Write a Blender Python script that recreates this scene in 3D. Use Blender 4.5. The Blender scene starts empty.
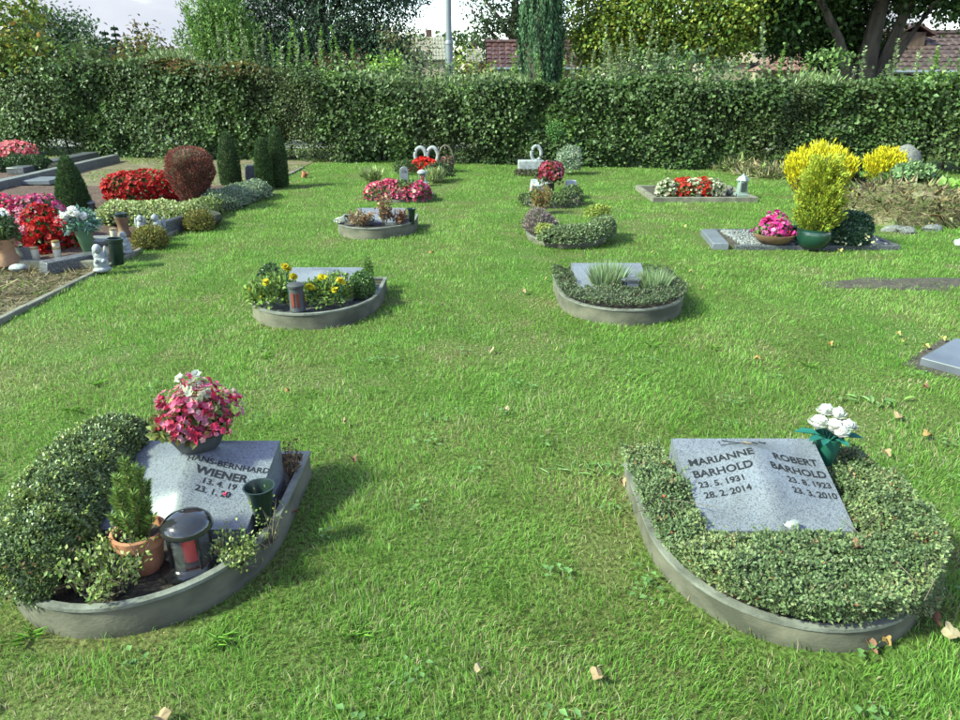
import bpy, math, numpy as np
from mathutils import Vector, Matrix, Quaternion

# ------------------------------------------------------------------ camera, sky, sun, exposure
scene = bpy.context.scene
COL = scene.collection
R = math.radians
CAM_H, F_PX, PITCH = 1.6, 700.0, R(21.93)
cam_d = bpy.data.cameras.new('camera')
cam_d.sensor_width = 36.0
cam_d.lens = F_PX / 960.0 * 36.0
cam_d.clip_start, cam_d.clip_end = 0.05, 2000.0
cam = bpy.data.objects.new('camera', cam_d)
COL.objects.link(cam)
cam.location = (0, 0, CAM_H)
cam.rotation_euler = (R(90) - PITCH, 0, 0)
scene.camera = cam

SUN_AZ = np.array([-0.93, -0.37])          # horizontal direction towards the sun (from the left, a little behind the viewer)
SUN_AZ = SUN_AZ / np.linalg.norm(SUN_AZ)
SUN_EL = R(41)
sun_d = bpy.data.lights.new('sun', 'SUN')
sun_d.energy = 2.35
sun_d.angle = R(6.0)
sun_d.color = (1.0, 1.2, 0.86)
sun = bpy.data.objects.new('sun', sun_d)
COL.objects.link(sun)
to_sun = Vector((SUN_AZ[0] * math.cos(SUN_EL), SUN_AZ[1] * math.cos(SUN_EL), math.sin(SUN_EL)))
sun.rotation_euler = (-to_sun).to_track_quat('-Z', 'Y').to_euler()
sun.location = (-10, -4, 12)

world = bpy.data.worlds.new('World')
scene.world = world
world.use_nodes = True
wt = world.node_tree
wt.nodes.clear()
wo = wt.nodes.new('ShaderNodeOutputWorld')
bg = wt.nodes.new('ShaderNodeBackground')
bg.inputs['Strength'].default_value = 0.13
sky = wt.nodes.new('ShaderNodeTexSky')
sky.sky_type = 'NISHITA'
sky.sun_disc = False
sky.sun_elevation = SUN_EL
sky.sun_rotation = math.atan2(SUN_AZ[0], SUN_AZ[1])
sky.air_density, sky.dust_density, sky.ozone_density = 1.0, 0.6, 1.2
tc = wt.nodes.new('ShaderNodeTexCoord')
mp = wt.nodes.new('ShaderNodeMapping')
mp.inputs['Scale'].default_value = (1.0, 1.0, 2.6)
nz = wt.nodes.new('ShaderNodeTexNoise')
nz.inputs['Scale'].default_value = 2.7
nz.inputs['Detail'].default_value = 7
nz.inputs['Roughness'].default_value = 0.55
rp = wt.nodes.new('ShaderNodeValToRGB')
rp.color_ramp.elements[0].position = 0.44
rp.color_ramp.elements[1].position = 0.62
rp2 = wt.nodes.new('ShaderNodeValToRGB')
rp2.color_ramp.elements[0].position = 0.45
rp2.color_ramp.elements[1].position = 0.75
rp2.color_ramp.elements[0].color = (1.75, 1.79, 1.84, 1)
rp2.color_ramp.elements[1].color = (1.14, 1.25, 1.46, 1)
mx = wt.nodes.new('ShaderNodeMix')
mx.data_type = 'RGBA'
wl = wt.links
wl.new(tc.outputs['Generated'], mp.inputs['Vector'])
wl.new(mp.outputs['Vector'], nz.inputs['Vector'])
wl.new(nz.outputs['Fac'], rp.inputs['Fac'])
wl.new(nz.outputs['Fac'], rp2.inputs['Fac'])
wl.new(rp.outputs['Color'], mx.inputs['Factor'])
wl.new(sky.outputs['Color'], mx.inputs[6])
wl.new(rp2.outputs['Color'], mx.inputs[7])
wl.new(mx.outputs[2], bg.inputs['Color'])
wl.new(bg.outputs['Background'], wo.inputs['Surface'])

vs = scene.view_settings
vs.view_transform, vs.look, vs.gamma, vs.exposure = 'Standard', 'None', 1.0, 2.2
scene.render.engine = 'CYCLES'
cy = scene.cycles
cy.max_bounces, cy.diffuse_bounces, cy.glossy_bounces = 7, 3, 3
cy.transmission_bounces, cy.transparent_max_bounces = 5, 6
cy.use_denoising = True
cy.use_adaptive_sampling = False

# ------------------------------------------------------------------ helpers
rng = np.random.default_rng(11)
CP, SP = math.cos(PITCH), math.sin(PITCH)

def ray(px, py):
    x, y = (px - 480) / F_PX, -(py - 360) / F_PX
    return np.array([x, CP + y * SP, -SP + y * CP])

def gp(px, py, z=0.0):
    """the place on level z whose picture is at (px, py)"""
    d = ray(px, py)
    t = (z - CAM_H) / d[2]
    return np.array([d[0] * t, d[1] * t, z])

def gy(px, py, Y):
    d = ray(px, py)
    t = Y / d[1]
    return np.array([d[0] * t, Y, CAM_H + d[2] * t])

def nrm(v):
    v = np.asarray(v, float)
    return v / np.maximum(np.linalg.norm(v, axis=-1, keepdims=True), 1e-9)

def rdir(n):
    return nrm(rng.normal(size=(n, 3)))

def vnoise(x, y, scale, seed):
    r = np.random.default_rng(seed).random((64, 64))
    u, v = np.asarray(x) / scale + 1000.3, np.asarray(y) / scale + 1000.7
    i, j = np.floor(u).astype(int), np.floor(v).astype(int)
    fu, fv = u - i, v - j
    fu, fv = fu * fu * (3 - 2 * fu), fv * fv * (3 - 2 * fv)
    a, b = r[i % 64, j % 64], r[(i + 1) % 64, j % 64]
    c, d = r[i % 64, (j + 1) % 64], r[(i + 1) % 64, (j + 1) % 64]
    return (a * (1 - fu) + b * fu) * (1 - fv) + (c * (1 - fu) + d * fu) * fv

def sstep(a, b, x):
    t = np.clip((np.asarray(x, float) - a) / (b - a), 0, 1)
    return t * t * (3 - 2 * t)

# --- materials
def new_mat(name):
    m = bpy.data.materials.new(name)
    m.use_nodes = True
    nt = m.node_tree
    nt.nodes.clear()
    out = nt.nodes.new('ShaderNodeOutputMaterial')
    return m, nt, out

MATS = {}
def surf(name, c1, c2=None, rough=0.7, scale=8.0, bump=0.0, bscale=None, metal=0.0, detail=5, spec=0.5, c3=None, coat=0.0, stretch=None, lo=0.35, hi=0.65):
    """two (or three) tone noise surface with bump"""
    if name in MATS:
        return MATS[name]
    m, nt, out = new_mat(name)
    L = nt.links
    b = nt.nodes.new('ShaderNodeBsdfPrincipled')
    b.inputs['Roughness'].default_value = rough
    b.inputs['Metallic'].default_value = metal
    b.inputs['Specular IOR Level'].default_value = spec
    b.inputs['Coat Weight'].default_value = coat
    L.new(b.outputs[0], out.inputs['Surface'])
    t = nt.nodes.new('ShaderNodeTexCoord')
    mpn = nt.nodes.new('ShaderNodeMapping')
    if stretch:
        mpn.inputs['Scale'].default_value = stretch
    L.new(t.outputs['Object'], mpn.inputs['Vector'])
    n = nt.nodes.new('ShaderNodeTexNoise')
    n.inputs['Scale'].default_value = scale
    n.inputs['Detail'].default_value = detail
    L.new(mpn.outputs['Vector'], n.inputs['Vector'])
    r = nt.nodes.new('ShaderNodeValToRGB')
    r.color_ramp.elements[0].position = lo
    r.color_ramp.elements[1].position = hi
    c2 = c2 or tuple(x * 0.7 for x in c1)
    r.color_ramp.elements[0].color = (*c1, 1)
    r.color_ramp.elements[1].color = (*c2, 1)
    if c3:
        e = r.color_ramp.elements.new((lo + hi) / 2)
        e.color = (*c3, 1)
    L.new(n.outputs['Fac'], r.inputs['Fac'])
    L.new(r.outputs['Color'], b.inputs['Base Color'])
    if bump:
        n2 = nt.nodes.new('ShaderNodeTexNoise')
        n2.inputs['Scale'].default_value = bscale or scale * 3
        n2.inputs['Detail'].default_value = 6
        L.new(mpn.outputs['Vector'], n2.inputs['Vector'])
        bp = nt.nodes.new('ShaderNodeBump')
        bp.inputs['Strength'].default_value = bump
        bp.inputs['Distance'].default_value = 0.02
        L.new(n2.outputs['Fac'], bp.inputs['Height'])
        L.new(bp.outputs['Normal'], b.inputs['Normal'])
    MATS[name] = m
    return m

def leafy(name, trans=0.35, rough=0.5, spec=0.35):
    """leaf material: each leaf's own colour comes from its 'col' attribute; light shines partly through"""
    if name in MATS:
        return MATS[name]
    m, nt, out = new_mat(name)
    L = nt.links
    a = nt.nodes.new('ShaderNodeAttribute')
    a.attribute_name = 'col'
    b = nt.nodes.new('ShaderNodeBsdfPrincipled')
    b.inputs['Roughness'].default_value = rough
    b.inputs['Specular IOR Level'].default_value = spec
    tr = nt.nodes.new('ShaderNodeBsdfTranslucent')
    mix = nt.nodes.new('ShaderNodeMixShader')
    mix.inputs[0].default_value = trans
    L.new(a.outputs['Color'], b.inputs['Base Color'])
    L.new(a.outputs['Color'], tr.inputs['Color'])
    L.new(b.outputs[0], mix.inputs[1])
    L.new(tr.outputs[0], mix.inputs[2])
    L.new(mix.outputs[0], out.inputs['Surface'])
    MATS[name] = m
    return m

def granite(name, base, dark, light, rough=0.35, scale=260):
    m, nt, out = new_mat(name)
    L = nt.links
    b = nt.nodes.new('ShaderNodeBsdfPrincipled')
    b.inputs['Roughness'].default_value = rough
    L.new(b.outputs[0], out.inputs['Surface'])
    t = nt.nodes.new('ShaderNodeTexCoord')
    v = nt.nodes.new('ShaderNodeTexVoronoi')
    v.inputs['Scale'].default_value = scale
    L.new(t.outputs['Object'], v.inputs['Vector'])
    sx = nt.nodes.new('ShaderNodeSeparateColor')
    L.new(v.outputs['Color'], sx.inputs[0])
    r = nt.nodes.new('ShaderNodeValToRGB')
    e = r.color_ramp.elements
    e[0].position, e[0].color = 0.0, (*dark, 1)
    e[1].position, e[1].color = 1.0, (*light, 1)
    q = e.new(0.14); q.color = (*dark, 1)
    q = e.new(0.3); q.color = (*base, 1)
    q = e.new(0.75); q.color = tuple(x * 1.12 for x in base) + (1,)
    L.new(sx.outputs[0], r.inputs['Fac'])
    n = nt.nodes.new('ShaderNodeTexNoise')
    n.inputs['Scale'].default_value = 7
    n.inputs['Detail'].default_value = 6
    L.new(t.outputs['Object'], n.inputs['Vector'])
    r2 = nt.nodes.new('ShaderNodeValToRGB')
    r2.color_ramp.elements[0].position, r2.color_ramp.elements[1].position = 0.3, 0.7
    r2.color_ramp.elements[0].color = (0.78, 0.77, 0.74, 1)
    r2.color_ramp.elements[1].color = (1, 1, 1, 1)
    L.new(n.outputs['Fac'], r2.inputs['Fac'])
    mm = nt.nodes.new('ShaderNodeMix')
    mm.data_type, mm.blend_type = 'RGBA', 'MULTIPLY'
    mm.inputs['Factor'].default_value = 1.0
    L.new(r.outputs['Color'], mm.inputs[6])
    L.new(r2.outputs['Color'], mm.inputs[7])
    L.new(mm.outputs[2], b.inputs['Base Color'])
    MATS[name] = m
    return m

# --- objects
def tag(o, label=None, cat=None, group=None, kind=None):
    if label: o['label'] = label
    if cat: o['category'] = cat
    if group: o['group'] = group
    if kind: o['kind'] = kind
    return o

def thing(name, label, cat, loc, group=None):
    o = bpy.data.objects.new(name, None)
    o.empty_display_size = 0.1
    COL.objects.link(o)
    o.location = tuple(float(x) for x in loc)
    return tag(o, label, cat, group)

def link(name, me, parent=None):
    o = bpy.data.objects.new(name, me)
    COL.objects.link(o)
    if parent is not None:
        o.parent = parent
        if parent.type == 'EMPTY':
            o.matrix_parent_inverse = Matrix.Translation(-Vector(parent.location))
        else:
            o.matrix_parent_inverse = Matrix.Translation(-Vector(parent.get('_o', (0, 0, 0))))
    else:
        n = len(me.vertices)
        co = np.empty(n * 3)
        me.vertices.foreach_get('co', co)
        co = co.reshape(-1, 3)
        b = np.array([(co[:, 0].min() + co[:, 0].max()) / 2, (co[:, 1].min() + co[:, 1].max()) / 2, co[:, 2].min()])
        if n < 400000:
            me.vertices.foreach_set('co', (co - b).ravel())
            o.location = b
            o['_o'] = [float(x) for x in b]
    return o

class MB:
    def __init__(s):
        s.v, s.f = [], []
    def add(s, verts, faces):
        k = len(s.v)
        s.v.extend([tuple(float(c) for c in p) for p in verts])
        s.f.extend([tuple(k + i for i in f) for f in faces])
        return s
    def box(s, c, size, rz=0.0, top=1.0, tilt=0.0):
        hx, hy, hz = size[0] / 2, size[1] / 2, size[2] / 2
        pts = []
        for z, k in ((-hz, 1), (hz, top)):
            for x, y in ((-hx, -hy), (hx, -hy), (hx, hy), (-hx, hy)):
                pts.append((x * k, y * k, z))
        m = Matrix.Rotation(rz, 4, 'Z') @ Matrix.Rotation(tilt, 4, 'X')
        pts = [m @ Vector(p) + Vector(c) for p in pts]
        return s.add(pts, [(3, 2, 1, 0), (4, 5, 6, 7), (0, 1, 5, 4), (1, 2, 6, 5), (2, 3, 7, 6), (3, 0, 4, 7)])
    def lathe(s, prof, c, n=20, sx=1.0, sy=1.0, cap=True, tilt=None):
        """prof: list of (radius, z)"""
        V, Fc = [], []
        for r, z in prof:
            for i in range(n):
                a = 2 * math.pi * i / n
                V.append(Vector((r * math.cos(a) * sx, r * math.sin(a) * sy, z)))
        for j in range(len(prof) - 1):
            for i in range(n):
                a, b = j * n + i, j * n + (i + 1) % n
                Fc.append((a, b, b + n, a + n))
        if cap:
            if prof[0][0] > 1e-6: Fc.append(tuple(range(n - 1, -1, -1)))
            if prof[-1][0] > 1e-6: Fc.append(tuple((len(prof) - 1) * n + i for i in range(n)))
        if tilt is not None:
            m = Matrix.Rotation(tilt[1], 4, 'Y') @ Matrix.Rotation(tilt[0], 4, 'X')
            V = [m @ p for p in V]
        return s.add([p + Vector(c) for p in V], Fc)
    def tube(s, pts, rad, n=7):
        pts = [Vector(p) for p in pts]
        if not hasattr(rad, '__len__'): rad = [rad] * len(pts)
        V, Fc = [], []
        for i, p in enumerate(pts):
            d = (pts[min(i + 1, len(pts) - 1)] - pts[max(i - 1, 0)]).normalized()
            u = d.cross(Vector((0, 0, 1)) if abs(d.z) < 0.9 else Vector((1, 0, 0))).normalized()
            w = d.cross(u)
            for k in range(n):
                a = 2 * math.pi * k / n
                V.append(p + (u * math.cos(a) + w * math.sin(a)) * rad[i])
        for j in range(len(pts) - 1):
            for i in range(n):
                a, b = j * n + i, j * n + (i + 1) % n
                Fc.append((a, b, b + n, a + n))
        Fc.append(tuple(range(n - 1, -1, -1)))
        Fc.append(tuple((len(pts) - 1) * n + i for i in range(n)))
        return s.add(V, Fc)
    def prism(s, poly, z0, z1):
        n = len(poly)
        V = [(p[0], p[1], z0) for p in poly] + [(p[0], p[1], z1) for p in poly]
        Fc = [tuple(range(n - 1, -1, -1)), tuple(range(n, 2 * n))]
        for i in range(n):
            j = (i + 1) % n
            Fc.append((i, j, j + n, i + n))
        return s.add(V, Fc)
    def blob(s, c, r, seed=0, amp=0.12, nu=20, nv=12, freq=2.2, flat=None):
        """lumpy closed stone or body"""
        q = np.random.default_rng(seed)
        ph = q.random((6, 4)) * 6.28
        V = []
        for j in range(nv + 1):
            t = math.pi * j / nv
            for i in range(nu):
                a = 2 * math.pi * i / nu
                d = np.array([math.sin(t) * math.cos(a), math.sin(t) * math.sin(a), math.cos(t)])
                k = 1 + amp * sum(math.sin(freq * (1 + 0.5 * m) * (d @ np.array([math.cos(ph[m, 0]), math.sin(ph[m, 1]), math.cos(ph[m, 2])])) + ph[m, 3]) for m in range(6)) / 2.5
                p = d * k * np.array(r)
                if flat is not None: p[2] = max(p[2], flat)
                V.append(p + np.array(c))
        Fc = []
        for j in range(nv):
            for i in range(nu):
                a, b = j * nu + i, j * nu + (i + 1) % nu
                Fc.append((a + nu, b + nu, b, a))
        return s.add(V, Fc)
    def build(s, name, mat, parent=None, smooth=True, bevel=0.0, angle=40):
        me = bpy.data.meshes.new(name)
        me.from_pydata(s.v, [], s.f)
        me.materials.append(mat)
        me.validate()
        o = link(name, me, parent)
        if smooth:
            me.polygons.foreach_set('use_smooth', [True] * len(me.polygons))
            try:
                me.set_sharp_from_angle(angle=R(angle))
            except Exception:
                pass
        if bevel:
            bv = o.modifiers.new('bevel', 'BEVEL')
            bv.width, bv.segments, bv.limit_method, bv.angle_limit = bevel, 2, 'ANGLE', R(35)
        return o

def raw_mesh(name, V, loops_per_face, idx, C, mat, parent=None, kind='stuff', smooth=False):
    """big meshes straight from arrays: V (n,3), idx flat corner indices, loops_per_face corner counts"""
    me = bpy.data.meshes.new(name)
    me.vertices.add(len(V))
    me.vertices.foreach_set('co', np.asarray(V, np.float32).ravel())
    me.loops.add(len(idx))
    me.loops.foreach_set('vertex_index', np.asarray(idx, np.int32))
    nf = len(loops_per_face)
    me.polygons.add(nf)
    st = np.concatenate([[0], np.cumsum(loops_per_face)[:-1]]).astype(np.int32)
    me.polygons.foreach_set('loop_start', st)
    me.polygons.foreach_set('loop_total', np.asarray(loops_per_face, np.int32))
    me.update(calc_edges=True)
    if C is not None:
        at = me.attributes.new('col', 'FLOAT_COLOR', 'POINT')
        c4 = np.ones((len(V), 4), np.float32)
        c4[:, :3] = C
        at.data.foreach_set('color', c4.ravel())
    if smooth:
        me.polygons.foreach_set('use_smooth', np.ones(nf, bool))
    me.materials.append(mat)
    o = link(name, me, parent)
    if kind: o['kind'] = kind
    return o

def leaf_arrays(P, A, N, L, W, fold=0.18, mid=0.45, droop=0.0, six=False):
    A = nrm(A)
    S = nrm(np.cross(A, N))
    N2 = np.cross(S, A)
    L, W = np.asarray(L)[:, None], np.asarray(W)[:, None]
    tip = P + A * L - N2 * L * droop
    if not six:
        m = P + A * L * mid
        V = np.stack([P, m + S * W / 2 + N2 * W * fold, tip, m - S * W / 2 + N2 * W * fold], 1)
        n = len(P)
        base = (np.arange(n) * 4)[:, None]
        idx = np.concatenate([base + [0, 2, 1], base + [0, 3, 2]], 1)
        return V.reshape(-1, 3), np.full(n * 2, 3), idx.ravel(), 4
    m1, m2 = P + A * L * 0.28, P + A * L * 0.68 - N2 * L * droop * 0.4
    V = np.stack([P, m1 + S * W * 0.42 + N2 * W * fold, m2 + S * W * 0.42 + N2 * W * fold, tip, m2 - S * W * 0.42 + N2 * W * fold, m1 - S * W * 0.42 + N2 * W * fold], 1)
    n = len(P)
    base = (np.arange(n) * 6)[:, None]
    idx = np.concatenate([base + [0, 3, 2, 1], base + [0, 5, 4, 3]], 1)
    return V.reshape(-1, 3), np.full(n * 2, 4), idx.ravel(), 6

def leaves(name, P, A, N, L, W, C, mat, parent=None, kind='stuff', **kw):
    n = len(P)
    L = np.broadcast_to(L, (n,)); W = np.broadcast_to(W, (n,))
    V, lp, idx, k = leaf_arrays(P, A, N, L, W, **kw)
    return raw_mesh(name, V, lp, idx, np.repeat(C, k, 0), mat, parent, kind)

def pick(cols, n, w=None, jit=0.18):
    cols = np.array(cols, float)
    w = None if w is None else np.array(w, float) / np.sum(w)
    c = cols[rng.choice(len(cols), n, p=w)]
    return np.clip(c * (1 + jit * rng.normal(size=(n, 1))) * (1 + 0.06 * rng.normal(size=(n, 3))), 0.002, 1)

def orient(N, out=0.5, up=0.3, spread=0.8):
    """leaf axes and leaf normals for leaves growing on a surface with outward normals N"""
    n = len(N)
    A = nrm(N * out + rdir(n) * spread + np.array([0, 0, up]))
    M = nrm(N * 0.9 + rdir(n) * 0.55 + np.array([0, 0, 0.35]))
    return A, M

def bumps(D, seed, amp=0.12, freq=3.0):
    q = np.random.default_rng(seed)
    k = np.zeros(len(D))
    for m in range(7):
        a = nrm(q.normal(size=3)) * freq * (0.7 + 0.25 * m)
        k += np.sin(D @ a + q.random() * 6.28)
    return 1 + amp * k / 2.2

def shell(n, c, r, inner=0.7, zmin=-1.0, seed=1, amp=0.12, freq=3.0):
    """points spread through the outer layer of a lumpy ellipsoid"""
    D = rdir(int(n * 2.2) + 20)
    D = D[D[:, 2] > zmin][:n]
    k = (inner + (1 - inner) * np.sqrt(rng.random(len(D)))) * bumps(D, seed, amp, freq)
    P = np.array(c) + D * k[:, None] * np.array(r)
    return P, nrm(D / np.array(r))

def revolve(n, c, prof, H, inner=0.85, amp=0.05, seed=2, freq=5.0):
    """points near the skin of an upright clipped form; prof(t) gives the radius at height t*H"""
    t = rng.random(n * 3)
    r = prof(t)
    keep = rng.random(n * 3) < r / r.max() + 0.05
    t, r = t[keep][:n], r[keep][:n]
    a = rng.random(len(t)) * 2 * np.pi
    D = np.stack([np.cos(a), np.sin(a), t * 2 - 1], 1)
    k = (inner + (1 - inner) * np.sqrt(rng.random(len(t)))) * bumps(D, seed, amp, freq)
    P = np.array(c) + np.stack([np.cos(a) * r * k, np.sin(a) * r * k, t * H], 1)
    N = nrm(np.stack([np.cos(a), np.sin(a), 0.3 + 0.9 * (t > 0.9)], 1))
    return P, N

def mound(n, path, hw, h, z0=0.0, inner=0.75, seed=3, amp=0.12, freq=6.0, ends=True):
    """points on a long rounded mound that follows a plan path [(x,y),...]; hw, h may vary along it"""
    path = np.array(path, float)
    seg = np.linalg.norm(np.diff(path, axis=0), axis=1)
    cum = np.concatenate([[0], np.cumsum(seg)])
    s = rng.random(n) * cum[-1]
    x, y = np.interp(s, cum, path[:, 0]), np.interp(s, cum, path[:, 1])
    dx, dy = np.interp(s + 0.02, cum, path[:, 0]) - np.interp(s - 0.02, cum, path[:, 0]), np.interp(s + 0.02, cum, path[:, 1]) - np.interp(s - 0.02, cum, path[:, 1])
    T = nrm(np.stack([dx, dy], 1))
    tt = np.linspace(0, cum[-1], len(np.atleast_1d(hw))) if np.ndim(hw) else None
    HW = np.interp(s, tt, hw) if np.ndim(hw) else np.full(n, hw)
    tt = np.linspace(0, cum[-1], len(np.atleast_1d(h))) if np.ndim(h) else None
    HH = np.interp(s, tt, h) if np.ndim(h) else np.full(n, h)
    if ends:
        e = np.minimum(s, cum[-1] - s)
        k = np.sqrt(np.clip(e / (HW.mean() * 0.8), 0.02, 1))
        HW, HH = HW * (0.35 + 0.65 * k), HH * (0.45 + 0.55 * k)
    ph = np.pi * rng.random(n)
    D = np.stack([np.cos(ph), s / max(hw if not np.ndim(hw) else np.mean(hw), 1e-3), np.sin(ph)], 1)
    k = (inner + (1 - inner) * np.sqrt(rng.random(n))) * bumps(D, seed, amp, freq * 0.4)
    o = np.cos(ph) * HW * k
    # squarer section than a half circle
    zz = z0 + HH * k * np.sin(ph) ** 0.6
    P = np.stack([x + T[:, 1] * o, y - T[:, 0] * o, zz], 1)
    N = nrm(np.stack([T[:, 1] * np.cos(ph), -T[:, 0] * np.cos(ph), np.sin(ph) + 0.1], 1))
    return P, N

def core(name, path_or_c, r, mat, parent, seed=5):
    """twiggy inner body that stops one seeing straight through a shrub"""
    return MB().blob(path_or_c, r, seed, 0.08, 14, 9).build(name, mat, parent)

def blossoms(name, P, N, size, cols, mat, parent, petals=5, w=None, jit=0.15, cup=0.35, kind='stuff'):
    """one small flower of several petals at each point"""
    n = len(P)
    N = nrm(N + 0.45 * rng.normal(size=(n, 3)))
    U = nrm(np.cross(N, rdir(n)))
    Wv = np.cross(N, U)
    size = np.broadcast_to(size, (n,)) * (0.75 + 0.5 * rng.random(n))
    c = pick(cols, n, w, jit)
    PP, AA, NN, LL, CC = [], [], [], [], []
    for k in range(petals):
        a = 2 * np.pi * k / petals + rng.random(n) * 0.4
        d = U * np.cos(a)[:, None] + Wv * np.sin(a)[:, None]
        PP.append(P); AA.append(nrm(d + N * cup)); NN.append(nrm(N - d * cup * 0.6)); LL.append(size * 0.5)
        CC.append(c * (1 + 0.12 * rng.normal(size=(n, 1))))
    PP, AA, NN, LL, CC = (np.concatenate(z) for z in (PP, AA, NN, LL, CC))
    return leaves(name, PP, AA, NN, LL, LL * 0.95, np.clip(CC, 0, 1), mat, parent, kind, mid=0.62, fold=0.08)

# ------------------------------------------------------------------ shared materials
M_LEAF = leafy('leaf', 0.32, 0.5, 0.35)
M_GLOSSLEAF = leafy('glossy_leaf', 0.25, 0.35, 0.5)
M_NEEDLE = leafy('needle', 0.2, 0.6, 0.25)
M_PETAL = leafy('petal', 0.4, 0.6, 0.2)
M_GRASS = leafy('grass_blade', 0.5, 0.5, 0.3)
M_DRY = leafy('dry_leaf', 0.3, 0.8, 0.15)
M_BARK = surf('bark', (0.028, 0.022, 0.017), (0.06, 0.05, 0.037), 0.9, 9, 0.8, 30, stretch=(1, 1, 0.25))
M_TWIG = surf('twig', (0.14, 0.11, 0.075), (0.07, 0.055, 0.04), 0.9, 30)
M_CORE = surf('inner_twigs', (0.03, 0.036, 0.017), (0.05, 0.045, 0.026), 0.95, 14, 0.6)
M_SOIL = surf('dark_soil', (0.028, 0.022, 0.017), (0.075, 0.058, 0.043), 0.95, 26, 1.0, 70)
M_MULCH = surf('bark_mulch', (0.045, 0.022, 0.016), (0.105, 0.056, 0.04), 0.95, 34, 1.0, 80)
M_PATH = surf('sandy_path', (0.095, 0.068, 0.04), (0.155, 0.115, 0.07), 0.95, 3.5, 0.8, 120, c3=(0.12, 0.094, 0.05))
M_CONC = surf('weathered_concrete', (0.08, 0.075, 0.056), (0.165, 0.153, 0.118), 0.9, 7, 0.35, 90)
M_EDGE = surf('weathered_edging', (0.045, 0.044, 0.03), (0.13, 0.117, 0.086), 0.8, 5, 0.12, 60, c3=(0.088, 0.081, 0.059), stretch=(1, 1, 1.6))
M_LIP = surf('pale_edging_lip', (0.09, 0.09, 0.078), (0.17, 0.17, 0.15), 0.6, 12, 0.2, 60)
M_STONE = granite('grey_granite', (0.135, 0.143, 0.174), (0.07, 0.074, 0.092), (0.19, 0.198, 0.224), 0.4, 300)
M_STONE_D = granite('dark_granite', (0.075, 0.078, 0.088), (0.025, 0.025, 0.03), (0.2, 0.2, 0.215), 0.35, 160)
M_STONE_M = granite('mid_granite', (0.13, 0.13, 0.128), (0.06, 0.06, 0.06), (0.2, 0.2, 0.195), 0.6, 110)
M_INK = surf('engraved_letters', (0.01, 0.011, 0.014), (0.02, 0.021, 0.026), 0.9, 60, spec=0.15)
M_WHITE = surf('white_cast_stone', (0.29, 0.298, 0.306), (0.17, 0.178, 0.19), 0.85, 14, 0.3, 60)
M_PLAST = surf('dark_green_plastic', (0.006, 0.014, 0.011), (0.01, 0.022, 0.018), 0.32, 9)
M_TEAL = surf('green_plastic', (0.01, 0.07, 0.048), (0.015, 0.095, 0.066), 0.4, 9)
M_BLACK = surf('black_enamel', (0.012, 0.012, 0.014), (0.02, 0.02, 0.023), 0.12, 6, coat=0.5)
M_CHAR = surf('charcoal_plastic', (0.035, 0.036, 0.04), (0.06, 0.062, 0.066), 0.55, 12)
M_TERRA = surf('terracotta', (0.26, 0.09, 0.04), (0.19, 0.07, 0.035), 0.85, 9, 0.2, 60, c3=(0.3, 0.13, 0.07))
M_BROWN = surf('brown_glaze', (0.11, 0.06, 0.035), (0.2, 0.115, 0.07), 0.5, 6)
M_WAX = surf('cream_candle', (0.4, 0.37, 0.29), (0.34, 0.3, 0.235), 0.5, 8)
M_GOLD = surf('brass_lid', (0.42, 0.3, 0.14), (0.3, 0.21, 0.1), 0.4, 12, metal=0.7)

def red_glass():
    m, nt, out = new_mat('red_candle_glass')
    b = nt.nodes.new('ShaderNodeBsdfPrincipled')
    b.inputs['Base Color'].default_value = (0.5, 0.008, 0.008, 1)
    b.inputs['Roughness'].default_value = 0.15
    b.inputs['Transmission Weight'].default_value = 0.25
    nt.links.new(b.outputs[0], out.inputs['Surface'])
    return m
M_RED = red_glass()

def clear_glass():
    m, nt, out = new_mat('clear_glass')
    b = nt.nodes.new('ShaderNodeBsdfPrincipled')
    b.inputs['Base Color'].default_value = (0.85, 0.9, 0.88, 1)
    b.inputs['IOR'].default_value = 1.02
    b.inputs['Roughness'].default_value = 0.0
    b.inputs['Transmission Weight'].default_value = 0.95
    nt.links.new(b.outputs[0], out.inputs['Surface'])
    return m
M_GLASS = clear_glass()

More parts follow.
